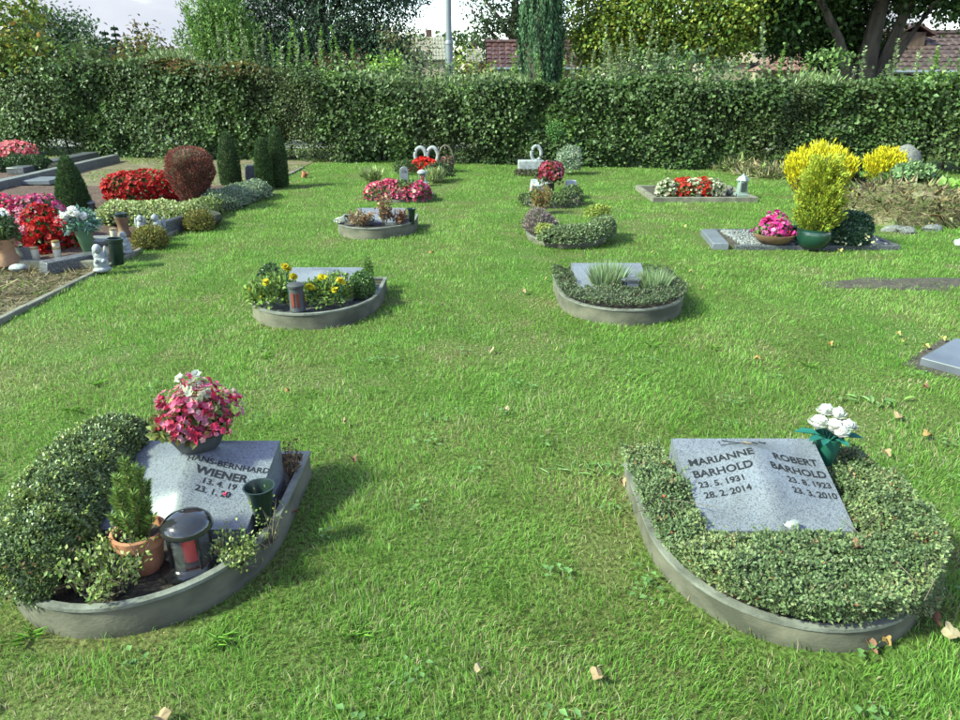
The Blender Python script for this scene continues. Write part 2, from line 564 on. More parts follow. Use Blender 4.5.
# ------------------------------------------------------------------ ground
def ground_mat():
    m, nt, out = new_mat('lawn_soil')
    L = nt.links
    b = nt.nodes.new('ShaderNodeBsdfPrincipled')
    b.inputs['Roughness'].default_value = 0.95
    b.inputs['Specular IOR Level'].default_value = 0.15
    t = nt.nodes.new('ShaderNodeTexCoord')
    n = nt.nodes.new('ShaderNodeTexNoise'); n.inputs['Scale'].default_value = 1.3; n.inputs['Detail'].default_value = 9
    n2 = nt.nodes.new('ShaderNodeTexNoise'); n2.inputs['Scale'].default_value = 55; n2.inputs['Detail'].default_value = 6
    r = nt.nodes.new('ShaderNodeValToRGB')
    e = r.color_ramp.elements
    e[0].position, e[0].color = 0.32, (0.07, 0.14, 0.022, 1)
    e[1].position, e[1].color = 0.7, (0.12, 0.12, 0.045, 1)
    r2 = nt.nodes.new('ShaderNodeValToRGB')
    r2.color_ramp.elements[0].position, r2.color_ramp.elements[1].position = 0.35, 0.62
    r2.color_ramp.elements[0].color, r2.color_ramp.elements[1].color = (0.38, 0.36, 0.3, 1), (1, 1, 1, 1)
    mm = nt.nodes.new('ShaderNodeMix'); mm.data_type, mm.blend_type = 'RGBA', 'MULTIPLY'; mm.inputs['Factor'].default_value = 1
    bp = nt.nodes.new('ShaderNodeBump'); bp.inputs['Strength'].default_value = 0.8; bp.inputs['Distance'].default_value = 0.02
    L.new(t.outputs['Object'], n.inputs['Vector']); L.new(t.outputs['Object'], n2.inputs['Vector'])
    L.new(n.outputs['Fac'], r.inputs['Fac']); L.new(n2.outputs['Fac'], r2.inputs['Fac'])
    L.new(r.outputs['Color'], mm.inputs[6]); L.new(r2.outputs['Color'], mm.inputs[7])
    L.new(mm.outputs[2], b.inputs['Base Color']); L.new(n2.outputs['Fac'], bp.inputs['Height'])
    L.new(bp.outputs['Normal'], b.inputs['Normal']); L.new(b.outputs[0], out.inputs['Surface'])
    return m
M_GROUND = ground_mat()

def sheet(name, poly, z, mat, kind='structure'):
    me = bpy.data.meshes.new(name)
    me.from_pydata([(p[0], p[1], z) for p in poly], [], [tuple(range(len(poly)))])
    me.materials.append(mat)
    return tag(link(name, me), kind=kind)

sheet('ground', [(-300, -100), (300, -100), (300, 500), (-300, 500)], 0.0, M_GROUND)

KERB_X = -3.36
def hedge_y(x):
    return 14.4 - 0.17 * np.asarray(x, float)

def lumpy_sheet(name, x0, x1, y0, y1, z, amp, mat, n=40, seed=1, clip=None):
    xs, ys = np.linspace(x0, x1, n), np.linspace(y0, y1, n)
    X, Y = np.meshgrid(xs, ys)
    edge = np.minimum.reduce([X - x0, x1 - X, Y - y0, y1 - Y])
    Z = z + amp * (vnoise(X, Y, 0.22, seed) + 0.5 * vnoise(X, Y, 0.09, seed + 1) - 0.6) * sstep(0, 0.1, edge)
    V = np.stack([X, Y, np.maximum(Z, 0.003)], -1).reshape(-1, 3)
    Fc = [(j * n + i, j * n + i + 1, (j + 1) * n + i + 1, (j + 1) * n + i) for j in range(n - 1) for i in range(n - 1)]
    o = MB().add(V, Fc).build(name, mat)
    return tag(o, kind='structure')

lumpy_sheet('bed_soil', -8.4, KERB_X - 0.06, 6.25, 11.2, 0.035, 0.05, M_MULCH, 70, 5)
sheet('path', [(-13, 4.0), (KERB_X - 0.06, 4.0), (KERB_X - 0.06, 15.0), (-13, 16.4)], 0.006, M_PATH)
sheet('road', [(-60, 19.4), (60, 15.9), (60, 21), (-60, 24.5)], 0.012, surf('grey_paving', (0.15, 0.143, 0.135), (0.22, 0.21, 0.2), 0.9, 5, 0.2, 60))

# concrete kerb pieces that part the lawn from the old beds
kb = thing('lawn_kerb', 'pale concrete kerb strip along the left edge of the lawn', 'kerb', (KERB_X, 8, 0))
y = 4.0
while y < 13.4:
    MB().box((KERB_X - 0.02 + rng.normal() * 0.006, y + 0.49, 0.0), (0.055, 0.972, 0.07 + rng.normal() * 0.006), rng.normal() * 0.008).build('kerb_stone', M_CONC, kb, bevel=0.008)
    y += 0.98
kb = thing('bed_kerb', 'low concrete kerb across the front of the mulched flower bed', 'kerb', (-5.2, 6.2, 0))
for k in range(5):
    MB().box((KERB_X - 0.55 - k * 0.985, 6.2 + 0.02 * k, 0.025), (0.97, 0.07, 0.1), 0.01 * (k % 3 - 1)).build('kerb_stone', M_CONC, kb, bevel=0.008)

# bare earth patch in the lawn on the right
a, b = gp(815, 284), gp(990, 284)
o = MB().blob(((a[0] + b[0]) / 2, a[1], -0.012), ((b[0] - a[0]) / 2 * 1.05, 0.2, 0.03), 4, 0.22, 34, 12).build('bare_earth', M_SOIL)
tag(o, kind='structure')
EARTH = ((a[0] + b[0]) / 2, a[1], (b[0] - a[0]) / 2, 0.17)

# ------------------------------------------------------------------ hedge
def build_hedge():
    h = thing('hedge', 'tall clipped mixed hedge running across the whole back of the lawn', 'hedge', (0, 14.9, 0))
    X0, X1, T = -14.0, 14.0, 1.1
    tp = [(0, 66), (110, 65), (200, 62), (300, 66), (345, 74), (420, 83), (560, 84), (600, 80), (640, 80), (740, 84), (850, 90), (885, 87), (915, 80), (990, 78)]
    HTX, HTZ = [], []
    for px, py in tp:
        Yh = 14.6
        for _ in range(4): Yh = float(hedge_y(gy(px, py, Yh)[0])) + .12
        q = gy(px, py, Yh); HTX.append(q[0]); HTZ.append(q[2])
    def top(x):
        return np.interp(x, HTX, HTZ) + 0.2 * (vnoise(x, x * 0, 0.9, 3) - 0.5) + 0.12 * (vnoise(x, x * 0, 0.3, 4) - 0.5)
    def bottom(x):
        return 0.03 + 0.2 * sstep(0.6, 0.85, vnoise(x, x * 0, 0.6, 6))
    def bulge(x, z):
        return 0.34 * (vnoise(x, z, 0.8, 7) - 0.4) + 0.22 * (vnoise(x, z, 0.3, 8) - 0.5)
    # inner twig mass
    xs = np.linspace(X0, X1, 120)
    V, Fc = [], []
    for i, x in enumerate(xs):
        yb = float(hedge_y(x))
        t, bo = float(top(np.array(x))) - 0.16, 0.34
        for (yy, zz) in ((yb + 0.46, bo), (yb + 0.42, (bo + t) / 2), (yb + 0.46, t - .06), (yb + T - 0.15, t), (yb + T - 0.15, bo)):
            V.append((x, yy + 0.04 * rng.normal(), zz + 0.03 * rng.normal()))
    for i in range(len(xs) - 1):
        for k in range(5):
            a, b = i * 5 + k, i * 5 + (k + 1) % 5
            Fc.append((a, b, b + 5, a + 5))
    MB().add(V, Fc).build('twig_mass', M_CORE, h, smooth=False)
    # stems at the foot
    for x in np.arange(X0, X1, 0.42):
        x = x + 0.15 * rng.normal()
        yb = float(hedge_y(x)) + 0.35 + 0.2 * rng.random()
        MB().tube([(x, yb, -0.02), (x + 0.05 * rng.normal(), yb, 0.3), (x + 0.1 * rng.normal(), yb, 0.75)], [0.03, 0.025, 0.018], 5).build('stem', M_BARK, h)
    # front and top leaves
    n = 165000
    x = X0 + (X1 - X0) * rng.random(n)
    kk = rng.random(n)
    t, bo = top(x), bottom(x)
    front = kk < 0.78
    z = np.where(front, bo + (t - bo) * rng.random(n), t - 0.1 * rng.random(n) ** 2)
    depth = np.where(front, 0.24 * rng.random(n) ** 1.6, 0.05 + (T - 0.1) * rng.random(n))
    round_ = 0.12 * np.clip((z - t + 0.2) / 0.2, 0, 1) ** 2
    yv = hedge_y(x) + depth - bulge(x, z) * np.where(front, 1, 0) + np.where(front, round_, 0)
    P = np.stack([x, yv, z], 1)
    N = np.where(front[:, None], np.array([0.0, -0.95, 0.25]), np.array([0.0, -0.2, 1.0])) + 0.0
    # species patches along the hedge: big-leaved hazel / maple next to small-leaved hornbeam
    big = sstep(0.3, 0.68, .65 * vnoise(x + .35 * z, z * 0.8, 1.5, 12) + .35 * vnoise(x, z, .5, 13))
    L = (0.046 + 0.05 * big) * (0.7 + 0.6 * rng.random(n))
    A = nrm(N * 0.35 + rdir(n) * 0.7 + np.array([0, -0.25, -0.45]) * (0.4 + 0.6 * big)[:, None])
    Nn = nrm(N * 0.8 + rdir(n) * 0.6 + np.array([0, 0, 0.55]))
    c_small = pick([(0.042, 0.066, 0.02), (0.06, 0.088, 0.027), (0.082, 0.106, 0.037), (0.1, 0.092, 0.044)], n, [4, 4, 2, 0.8])
    c_big = pick([(0.038, 0.07, 0.021), (0.053, 0.096, 0.027), (0.077, 0.122, 0.039), (0.11, 0.145, 0.06)], n, [3, 4, 2, 1])
    C = c_small * (1 - big)[:, None] + c_big * big[:, None]
    young = sstep(0.56, 0.8, .7 * vnoise(x, z, 0.7, 15) + .3 * vnoise(x, z, .2, 16))[:, None]
    C = C * (1 - young) + pick([(0.13, 0.21, 0.05), (0.1, 0.18, 0.05)], n) * young
    # bronze leaves near the left top, bright maple at the far right
    br = (sstep(-7.2, -6.6, x) * (1 - sstep(-4.6, -4.0, x)) * sstep(-0.35, -0.05, z - t) * (rng.random(n) < 0.55))[:, None]
    C = C * (1 - br) + pick([(0.17, 0.1, 0.03), (0.13, 0.06, 0.028), (0.2, 0.15, 0.04)], n) * br
    mp_ = (sstep(7.0, 7.6, x) * sstep(0.7, 1.0, z) * (rng.random(n) < 0.75))[:, None]
    C = C * (1 - mp_) + pick([(0.13, 0.24, 0.035), (0.17, 0.27, 0.05), (0.09, 0.18, 0.03)], n) * mp_
    leaves('foliage', P, A, Nn, L, L * (0.62 + 0.2 * big), C, M_LEAF, h, fold=0.14)
    # leafy boughs that stand proud of the clipped face, each with its own tone
    k, m = 190, 75
    zc = np.array([-6.6, -5.2, -2.3, -1.2, 2.5, 3.6, 4.6, 7.6, 8.6, -9.5, .3])
    cx_ = zc[rng.choice(len(zc), k)] + .42 * rng.normal(size=k)
    cz_ = .25 + (top(cx_) - .2) * rng.random(k) ** .75
    cy_ = hedge_y(cx_) - .05 - bulge(cx_, cz_) * .8
    tone = np.repeat(.5 + .6 * rng.random(k) ** 1.5, m)[:, None]
    q = rng.normal(size=(k * m, 3)) * np.array([.24, .07, .17])
    P = np.repeat(np.stack([cx_, cy_, cz_], 1), m, 0) + q
    n2 = k * m
    lb = np.repeat(.05 + .045 * rng.random(k), m) * (.7 + .6 * rng.random(n2))
    C2 = tone * pick([(.06, .105, .03), (.085, .14, .042), (.12, .175, .06)], n2)
    leaves('bough_leaves', P, nrm(rdir(n2) * .7 + np.array([0, -.35, -.4])), nrm(rdir(n2) * .5 + np.array([0, -.7, .6])), lb, lb * .72, C2, M_LEAF, h, fold=.14)
    # soft new growth along the top
    m = 15000
    x = X0 + (X1 - X0) * rng.random(m)
    dens = sstep(.35, .7, vnoise(x, x * 0, .9, 17))
    keep = rng.random(m) < .25 + .75 * dens
    x, dens = x[keep], dens[keep]
    m = len(x)
    P = np.stack([x, hedge_y(x) + .05 + .8 * rng.random(m), top(x) - .06], 1)
    P[:, 2] += .2 * rng.random(m) ** 1.5 * dens
    A = nrm(rdir(m) * .6 + np.array([0, -.1, 1.0]))
    leaves('new_growth', P, A, nrm(rdir(m) + np.array([-.4, -.5, .4])), (.06 + .06 * dens) * (.6 + .7 * rng.random(m)), .03, pick([(.14, .19, .07), (.18, .23, .1), (.11, .17, .045), (.22, .26, .14)], m), M_LEAF, h)
    # long shoots that stand above the cut
    S = [(-7.0, .5), (-6.3, .6), (-5.85, .75), (-5.7, 1.1), (-5.5, .8), (-4.9, .9), (-4.5, .8), (-3.9, .7), (-3.5, .7), (-5.25, .7), (-5.1, .85), (-4.7, .5), (-4.3, .75), (-4.05, .55), (-3.7, .9), (-3.3, .8), (-3.0, .6),
         (-2.75, .95), (-2.55, .7), (-2.2, .5), (-1.95, .75), (-1.6, .55), (-1.35, .45), (-1.0, .5), (-.7, .4), (.2, .35), (.7, .5), (1.2, .4), (1.6, .45),
         (2.1, .6), (2.35, 1.0), (2.45, .7), (2.75, .8), (3.0, .75), (2.6, .7), (2.9, .9), (3.15, 1.0), (3.3, .8), (3.6, .7), (3.85, .5), (4.2, .5), (4.7, .45), (5.3, 1.0), (5.45, .7), (6.4, .4), (7.0, .6), (7.4, .7), (8.1, .5), (8.6, .45)]
    S = S + [(x_ + .15 * rng.normal(), .25 + .35 * rng.random()) for x_ in np.arange(-9.5, 9.5, .33)]
    for x, hh in S:
        x += 0.04 * rng.normal()
        yb = float(hedge_y(x)) + 0.25 + 0.5 * rng.random()
        z0 = float(top(np.array(x))) - 0.2
        lean = 0.1 * rng.normal(size=2)
        pts = [np.array([x + lean[0] * s * hh, yb + lean[1] * s * hh, z0 + (hh + 0.2) * s]) for s in np.linspace(0, 1, 5)]
        sh = MB().tube(pts, [0.008, 0.007, 0.006, 0.004, 0.002], 4).build('shoot', M_TWIG, h)
        m = int(120 * hh)
        s = rng.random(m) ** 0.8
        Q = np.array(pts[0]) + (np.array(pts[-1]) - np.array(pts[0])) * s[:, None]
        a = rng.random(m) * 6.28
        A = nrm(np.stack([np.cos(a), np.sin(a), 0.25 + 0.5 * rng.random(m)], 1))
        gl = [(0.19, 0.24, 0.12), (0.15, 0.21, 0.08), (0.24, 0.28, 0.16)] if rng.random() < 0.6 else [(0.1, 0.2, 0.035), (0.15, 0.26, 0.05)]
        leaves('foliage', Q, A, nrm(rdir(m) + np.array([0, 0, 1.2])), (0.1 - 0.05 * s) * (0.7 + .6 * rng.random(m)), 0.045, pick(gl, m), M_LEAF, sh)
    return h
build_hedge()

# ------------------------------------------------------------------ trees and shrubs behind the hedge
def limb_pts(p, q, bend, k=5):
    p, q = np.array(p, float), np.array(q, float)
    w = rng.normal(size=3) * bend
    return [p + (q - p) * s + w * math.sin(s * math.pi) for s in np.linspace(0, 1, k)]

def tree(name, label, cat, base, trunk, limbs, lobes, cols, leaf, mat=M_LEAF, w=None, cl=30, spread=0.35, aspect=0.6, droop=0.3, group=None, flat=0.6, rbark=M_BARK, densev=1.0):
    """trunk: [(pt, r),...]; limbs: [(from, to, r)]; lobes: [(centre, radii, clusters)] - leaves sit in clumps through each lobe"""
    t = thing(name, label, cat, base, group)
    if trunk:
        MB().tube([p for p, r in trunk], [r for p, r in trunk], 10).build('trunk', rbark, t)
    for p, q, r in limbs:
        MB().tube(limb_pts(p, q, 0.15), np.linspace(r, r * 0.35, 5), 7).build('limb', rbark, t)
    PP, NN, BB = [], [], []
    for c, r, k in lobes:
        D = rdir(k)
        rad = (0.35 + 0.65 * rng.random(k) ** 0.45)
        cc = np.array(c) + D * rad[:, None] * np.array(r)
        m = cl
        q = np.repeat(cc, m, 0) + rng.normal(size=(k * m, 3)) * spread * np.array([1, 1, flat])
        PP.append(q); NN.append(np.repeat(D, m, 0)); BB.append(np.repeat(rng.normal(size=k) * 0.2, m))
    P, N, B = np.concatenate(PP), np.concatenate(NN), np.concatenate(BB)
    n = len(P)
    A = nrm(rdir(n) + N * 0.4 + np.array([0, 0, -droop]))
    Nn = nrm(rdir(n) * 0.7 + N * 0.3 + np.array([0, 0, 0.8]))
    C = np.clip(pick(cols, n, w) * (1 + B[:, None]), 0.003, 1)
    Ls = leaf * (0.65 + 0.7 * rng.random(n))
    leaves('crown', P, A, Nn, Ls, Ls * aspect, C, mat, t)
    return t

def at(px, py, Y):
    return gy(px, py, Y)

def lobe(px, py, Y, rx, ry, rz, k):
    return (at(px, py, Y), (rx, ry, rz), k)

# yellow-green maple at the far left
b = at(-20, 78, 16.9); b[2] = 0
tree('maple_tree', 'young maple with yellowing lobed leaves at the far left above the hedge', 'tree', b, [((b[0], b[1], 0), .07), ((b[0] + .1, b[1], 1.6), .055), ((b[0] + .4, b[1], 3.4), .03)],
     [((b[0] + .05, b[1], 1.3), (b[0] + 1.0, b[1], 2.2), .03), ((b[0] + .1, b[1], 1.7), (b[0] + .9, b[1] - .2, 3.0), .03)],
     [lobe(0, 40, 16.6, .95, .6, .7, 60), lobe(25, 55, 16.4, .6, .4, .5, 36), lobe(8, 5, 16.9, .8, .6, .6, 40), lobe(-60, 30, 17, .9, .6, 1.1, 30)],
     [(0.16, 0.2, 0.03), (0.11, 0.17, 0.03), (0.24, 0.22, 0.035), (0.26, 0.14, 0.03), (0.07, 0.12, 0.025)], 0.11, w=[4, 4, 2, .6, 2], cl=18, spread=.16, aspect=.75)
b = at(75, 78, 25); b[2] = 0
tree('broadleaf_tree', 'dark blue-green rounded tree behind the yellow maple at the left', 'tree', b, [((b[0], 25, 0), .2), ((b[0], 25, 2.6), .12)], [],
     [lobe(62, 48, 25, 1.4, 1.2, 1.2, 120), lobe(48, 34, 25, .7, .8, .7, 36), lobe(82, 54, 24.6, .8, .8, .6, 50), lobe(40, 50, 24.6, 1.0, .8, .9, 40)],
     [(0.035, 0.065, 0.03), (0.05, 0.09, 0.035), (0.07, 0.11, 0.045)], 0.13, cl=26, spread=.2)
for k, (px, top, hw) in enumerate([(113, 28, 9), (123, 23, 11), (134, 34, 9), (145, 27, 10), (104, 40, 9)]):
    Y = 44 + k * 0.9
    b = at(px, 78, Y); b[2] = 0
    tz = at(px, top, Y)[2]
    wd = hw / 700 * Y
    t = thing('spruce_tree', ['slim dark spruce, leftmost but one of the far spruces', 'tallest of the far dark spruces on the left skyline', 'short far spruce just left of the bronze shrub', 'far spruce peeping above the bronze shrub', 'leftmost and lowest of the far spruces on the skyline'][k], 'tree', b, 'far spruces on the left skyline')
    MB().tube([(b[0], Y, 0), (b[0], Y, tz - .1)], [.14, .02], 6).build('trunk', M_BARK, t)
    n = 2600
    s = rng.random(n) ** 0.7
    ring = np.floor(s * 14) / 14 + 0.03 * rng.random(n)
    a = rng.random(n) * 6.28
    rr = wd * (1.02 - ring) * rng.random(n) ** 0.5 * (1 + 0.25 * np.sin(a * 5 + ring * 40))
    P = np.stack([b[0] + np.cos(a) * rr, Y + np.sin(a) * rr, tz * ring - 0.25 * rr], 1)
    A = nrm(np.stack([np.cos(a), np.sin(a), -0.35 + 0 * a], 1))
    leaves('crown', P, A, nrm(rdir(n) * .4 + np.array([0, 0, 1])), .2, .09, pick([(0.03, 0.055, 0.035), (0.045, 0.075, 0.045)], n), M_NEEDLE, t)
b = at(143, 78, 18); b[2] = 0
tree('bronze_shrub', 'bronze-leaved shrub rising over the hedge below the far spruces', 'shrub', b, [((b[0], 18, 0), .05), ((b[0], 18, 1.9), .03)], [],
     [lobe(146, 58, 18, .75, .5, .45, 46), lobe(140, 40, 18, .35, .3, .35, 16), lobe(175, 66, 17.6, .7, .4, .25, 26), lobe(118, 64, 17.6, .5, .4, .25, 16)],
     [(0.13, 0.075, 0.035), (0.09, 0.045, 0.035), (0.19, 0.13, 0.035), (0.1, 0.13, 0.035), (0.2, 0.2, 0.04)], 0.09, cl=14, spread=.13)
b = at(90, 78, 17.4); b[2] = 0
tree('golden_shrub', 'low yellow-green shrub topping the hedge near the left maple', 'shrub', b, [((b[0], 17.4, 0), .04), ((b[0], 17.4, 1.8), .025)], [],
     [lobe(78, 55, 17.4, .45, .4, .38, 26), lobe(104, 66, 17.4, .7, .4, .2, 22), lobe(55, 66, 17.4, .5, .4, .2, 14), lobe(128, 66, 17.2, .4, .3, .2, 14)],
     [(0.19, 0.23, 0.045), (0.14, 0.2, 0.05), (0.1, 0.15, 0.05)], 0.09, cl=16, spread=.12)
# bright green upright shrub
b = at(226, 78, 18.6); b[2] = 0
t = thing('upright_shrub', 'bright green upright bushy shrub with vertical shoots left of the big dark conifer', 'shrub', b)
MB().tube([(b[0], b[1], 0), (b[0], b[1], 2.2)], [.06, .03], 6).build('stem', M_BARK, t)
PP, AA = [], []
for k in range(420):
    u = rng.normal(size=2) * np.array([.42, .3])
    r = np.hypot(u[0] / 1.0, u[1] / .7)
    if r > 1.05: continue
    zt = 3.45 - 1.2 * r ** 2 + .22 * rng.normal()
    z0 = 1.3 + 0.6 * rng.random()
    m = 40
    s = rng.random(m)
    PP.append(np.stack([b[0] + u[0] * (0.8 + .45 * s) + .03 * rng.normal(size=m), b[1] + u[1] * (.8 + .45 * s) + .03 * rng.normal(size=m), z0 + (zt - z0) * s], 1))
P = np.concatenate(PP); n = len(P)
A = nrm(rdir(n) * .85 + np.array([0, 0, .8]))
leaves('crown', P, A, nrm(rdir(n) + np.array([-.3, -.5, .3])), .1 * (.7 + .6 * rng.random(n)), .032, pick([(0.08, 0.16, 0.028), (0.12, 0.22, 0.04), (0.17, 0.27, 0.06), (0.05, 0.11, 0.022)], n), M_LEAF, t)
# big dark drooping conifer
b = at(318, 78, 22); b[2] = 0
t = tree('dark_conifer', 'huge dark drooping conifer with a broad crown left of the lamp post', 'tree', b, [((b[0], 22, 0), .35), ((b[0] + .1, 22, 3), .28), ((b[0] + .2, 22, 8), .1)],
     [((b[0] + .05, 22, 2.2), (b[0] + 1.2, 21.4, 4.0), .1), ((b[0], 22, 2.8), (b[0] - 1.6, 21.3, 4.0), .1), ((b[0] + .1, 22, 4), (b[0] + 2.6, 22, 5.0), .1), ((b[0] + .1, 22, 3.6), (b[0] - 2.8, 22, 4.6), .1)],
     [lobe(300, 20, 21.6, 2.4, 1.5, 1.8, 330), lobe(255, -10, 22, 1.5, 1.2, 1.5, 120), lobe(372, 15, 21.6, 1.25, 1.2, 1.4, 150), lobe(330, 55, 21.2, 2.0, 1.0, .8, 150),
      lobe(395, 60, 21.4, .9, .8, .6, 60), lobe(270, 55, 21.6, 1.6, .8, .7, 90), lobe(390, -14, 21.8, 1.2, 1, .55, 60), lobe(320, -90, 22, 3.0, 2.2, 2.4, 150), (np.array([b[0], 22, 8.2]), (1.6, 1.5, 1.8), 60)],
     [(0.022, 0.05, 0.028), (0.035, 0.07, 0.036), (0.06, 0.1, 0.055), (0.03, 0.04, 0.026)], .11, mat=M_NEEDLE, cl=52, spread=.21, aspect=.4, droop=.9, flat=.9)
# mixed shrubs in front of it
SHRUBS = [
    (345, 66, 17.4, .75, .3, [(0.12, 0.06, 0.035), (0.07, 0.1, 0.03), (0.16, 0.09, 0.04)], .08, 30, 'russet-leaved shrub on the hedge under the big dark conifer'),
    (385, 72, 16.6, .5, .38, [(0.14, 0.26, 0.035), (0.19, 0.3, 0.05), (0.1, 0.19, 0.03)], .1, 30, 'bright lime green shrub on the hedge left of the lamp post'),
    (332, 80, 15.6, .6, .25, [(0.13, 0.2, 0.05), (0.09, 0.16, 0.035)], .1, 24, 'pale green leafy bush poking out of the hedge top under the conifer'),
    (420, 78, 16.8, .85, .5, [(0.1, 0.15, 0.07), (0.075, 0.125, 0.055), (0.15, 0.18, 0.1)], .075, 60, 'grey-green feathery shrub just left of the lamp post'),
    (405, 52, 19, .7, .6, [(0.06, 0.1, 0.04), (0.1, 0.11, 0.04), (0.15, 0.1, 0.05)], .09, 40, 'loose olive shrub in front of the pale grey roof'),
    (466, 66, 19, .42, .45, [(0.22, 0.24, 0.035), (0.14, 0.21, 0.035)], .1, 24, 'yellow-green shrub just right of the lamp post'),
    (478, 72, 17.4, .35, .2, [(0.12, 0.07, 0.03), (0.16, 0.15, 0.04)], .08, 12, 'small rusty shrub between lamp post and tiled shed'),
    (505, 80, 16.8, .4, .14, [(0.12, 0.15, 0.08), (0.09, 0.13, 0.06)], .07, 20, 'greyish wispy shrub under the tiled shed roof'),
    (606, 78, 17.0, .7, .35, [(0.15, 0.19, 0.07), (0.2, 0.2, 0.07), (0.1, 0.15, 0.05)], .085, 46, 'pale wispy shrub on the hedge right of the columnar cypress'),
    (690, 66, 16.0, .8, .35, [(0.07, 0.115, 0.05), (0.1, 0.15, 0.07)], .09, 50, 'dull green bushy growth on the hedge below the golden maple'),
    (640, 70, 16.3, .6, .35, [(0.1, 0.15, 0.07), (0.14, 0.18, 0.09)], .08, 36, 'grey-green bush on the hedge left of the pink-roofed house'),
    (828, 66, 15.9, .4, .45, [(0.1, 0.18, 0.045), (0.15, 0.22, 0.08)], .1, 26, 'sparse sapling standing in front of the multi-stemmed tree'),
    (925, 92, 14.2, .6, .2, [(0.14, 0.25, 0.035), (0.18, 0.28, 0.05)], .11, 34, 'bright green maple bush bulging from the hedge at the right'),
]
for px, py, Y, rx, rz, cols, lf, k, lab in SHRUBS:
    b = at(px, 78, Y); b[2] = 0
    c = at(px, py, Y)
    tree('hedge_shrub', lab, 'shrub', b, [((b[0], Y, 0), .04), ((b[0], Y, c[2]), .02)], [((b[0], Y, 1.0), (b[0] + rx * .6, Y, c[2]), .02), ((b[0], Y, 1.0), (b[0] - rx * .6, Y, c[2]), .02)],
         [(c, (rx, .4, rz), k)], cols, lf, cl=16, spread=.12, group='shrubs growing out of and behind the hedge')
# airy deciduous tree in the middle distance
b = at(512, 78, 36); b[2] = 0
tree('broadleaf_tree', 'airy dark deciduous tree behind the tiled shed and the cypress', 'tree', b, [((b[0], 36, 0), .3), ((b[0], 36, 3.4), .2), ((b[0] + .3, 36, 8), .08)],
     [((b[0], 36, 2.6), (b[0] - 1.5, 36, 4.6), .1), ((b[0], 36, 3), (b[0] + 2.2, 36, 5.2), .1), ((b[0] + .1, 36, 3.6), (b[0] + 3.4, 36, 4.4), .09), ((b[0], 36, 3.2), (b[0] - 2.2, 36, 5.6), .1)],
     [lobe(500, 8, 36, 1.6, 1.5, 1.3, 70), lobe(488, 28, 36, .7, .8, .7, 22), lobe(522, 26, 36, 1.0, 1, .6, 36), lobe(580, 10, 36, 1.6, 1.2, 1.2, 40), lobe(575, 38, 36, .8, .8, .4, 16), lobe(520, -50, 36, 3.2, 2.6, 2.2, 90), lobe(612, -10, 36, 1.6, 1.4, 1.8, 40)],
     [(0.045, 0.07, 0.03), (0.065, 0.095, 0.04), (0.035, 0.05, 0.025)], .17, cl=24, spread=.26)
# columnar cypress
b = at(540, 78, 18.2); b[2] = 0
t = thing('columnar_cypress', 'tall narrow blue-green columnar cypress beside the tiled shed', 'tree', b)
MB().tube([(b[0], b[1], 0), (b[0], b[1], 5)], [.1, .04], 6).build('trunk', M_BARK, t)
PP = []
MB().lathe([(.3, .3), (.4, 1.2), (.4, 2.4), (.26, 4.0), (.04, 5.2)], (b[0], b[1], 0), 16).build('inner_stems', M_CORE, t)
for k in range(800):
    a = rng.random() * 6.28
    z0 = 0.5 + 4.4 * rng.random()
    rad = 0.57 * min(1, .6 + .3 * z0) * (1 - .2 * max(0, z0 - 1.9)) * (.86 + .2 * math.sin(a * 11 + k % 5))
    m = 46
    s = rng.random(m)
    rr = rad * (.82 + .18 * s) + .02 * rng.normal(size=m)
    aa = a + .06 * rng.normal(size=m)
    PP.append(np.stack([b[0] + np.cos(aa) * rr, b[1] + np.sin(aa) * rr, z0 + .8 * s], 1))
P = np.concatenate(PP); n = len(P)
tone = np.repeat(.75 + .6 * rng.random(len(PP)), 46)[:, None]
leaves('crown', P, nrm(rdir(n) * .35 + np.array([0, 0, 1])), nrm((P - b) * np.array([1, 1, 0]) + rdir(n) * .4), .085, .034, tone * pick([(0.045, 0.1, 0.045), (0.06, 0.125, 0.058), (0.035, 0.075, 0.035), (0.08, 0.15, 0.07)], n), M_NEEDLE, t)
# golden maple
b = at(655, 78, 19.5); b[2] = 0
tree('golden_maple', 'large maple with yellow-green autumn leaves hanging over the hedge', 'tree', b, [((b[0], 19.5, 0), .22), ((b[0] + .1, 19.5, 2.6), .18), ((b[0] + .2, 19.5, 6), .09)],
     [((b[0] + .1, 19.5, 2.2), (b[0] + 2.2, 18.4, 3.3), .08), ((b[0] + .1, 19.5, 2.4), (b[0] - 1.6, 18.8, 3.6), .08), ((b[0] + .1, 19.5, 3.2), (b[0] + .3, 18, 4.2), .08)],
     [lobe(615, 5, 19, 1.1, .9, 1.1, 150), lobe(605, 42, 18.6, .8, .7, .6, 110), lobe(665, 12, 18.4, 1.4, .9, 1.0, 190), lobe(715, 28, 18.0, 1.0, .7, .7, 130), lobe(650, 42, 18.4, .9, .6, .35, 40), lobe(740, 5, 18.4, .8, .8, .8, 60), lobe(715, 44, 18, .4, .4, .3, 22),
      lobe(650, -70, 19.5, 2.6, 2.0, 2.0, 130)],
     [(0.2, 0.23, 0.03), (0.13, 0.19, 0.03), (0.08, 0.14, 0.025), (0.27, 0.27, 0.035)], .09, w=[3, 5, 4, 1.2], cl=38, spread=.2, aspect=.75)
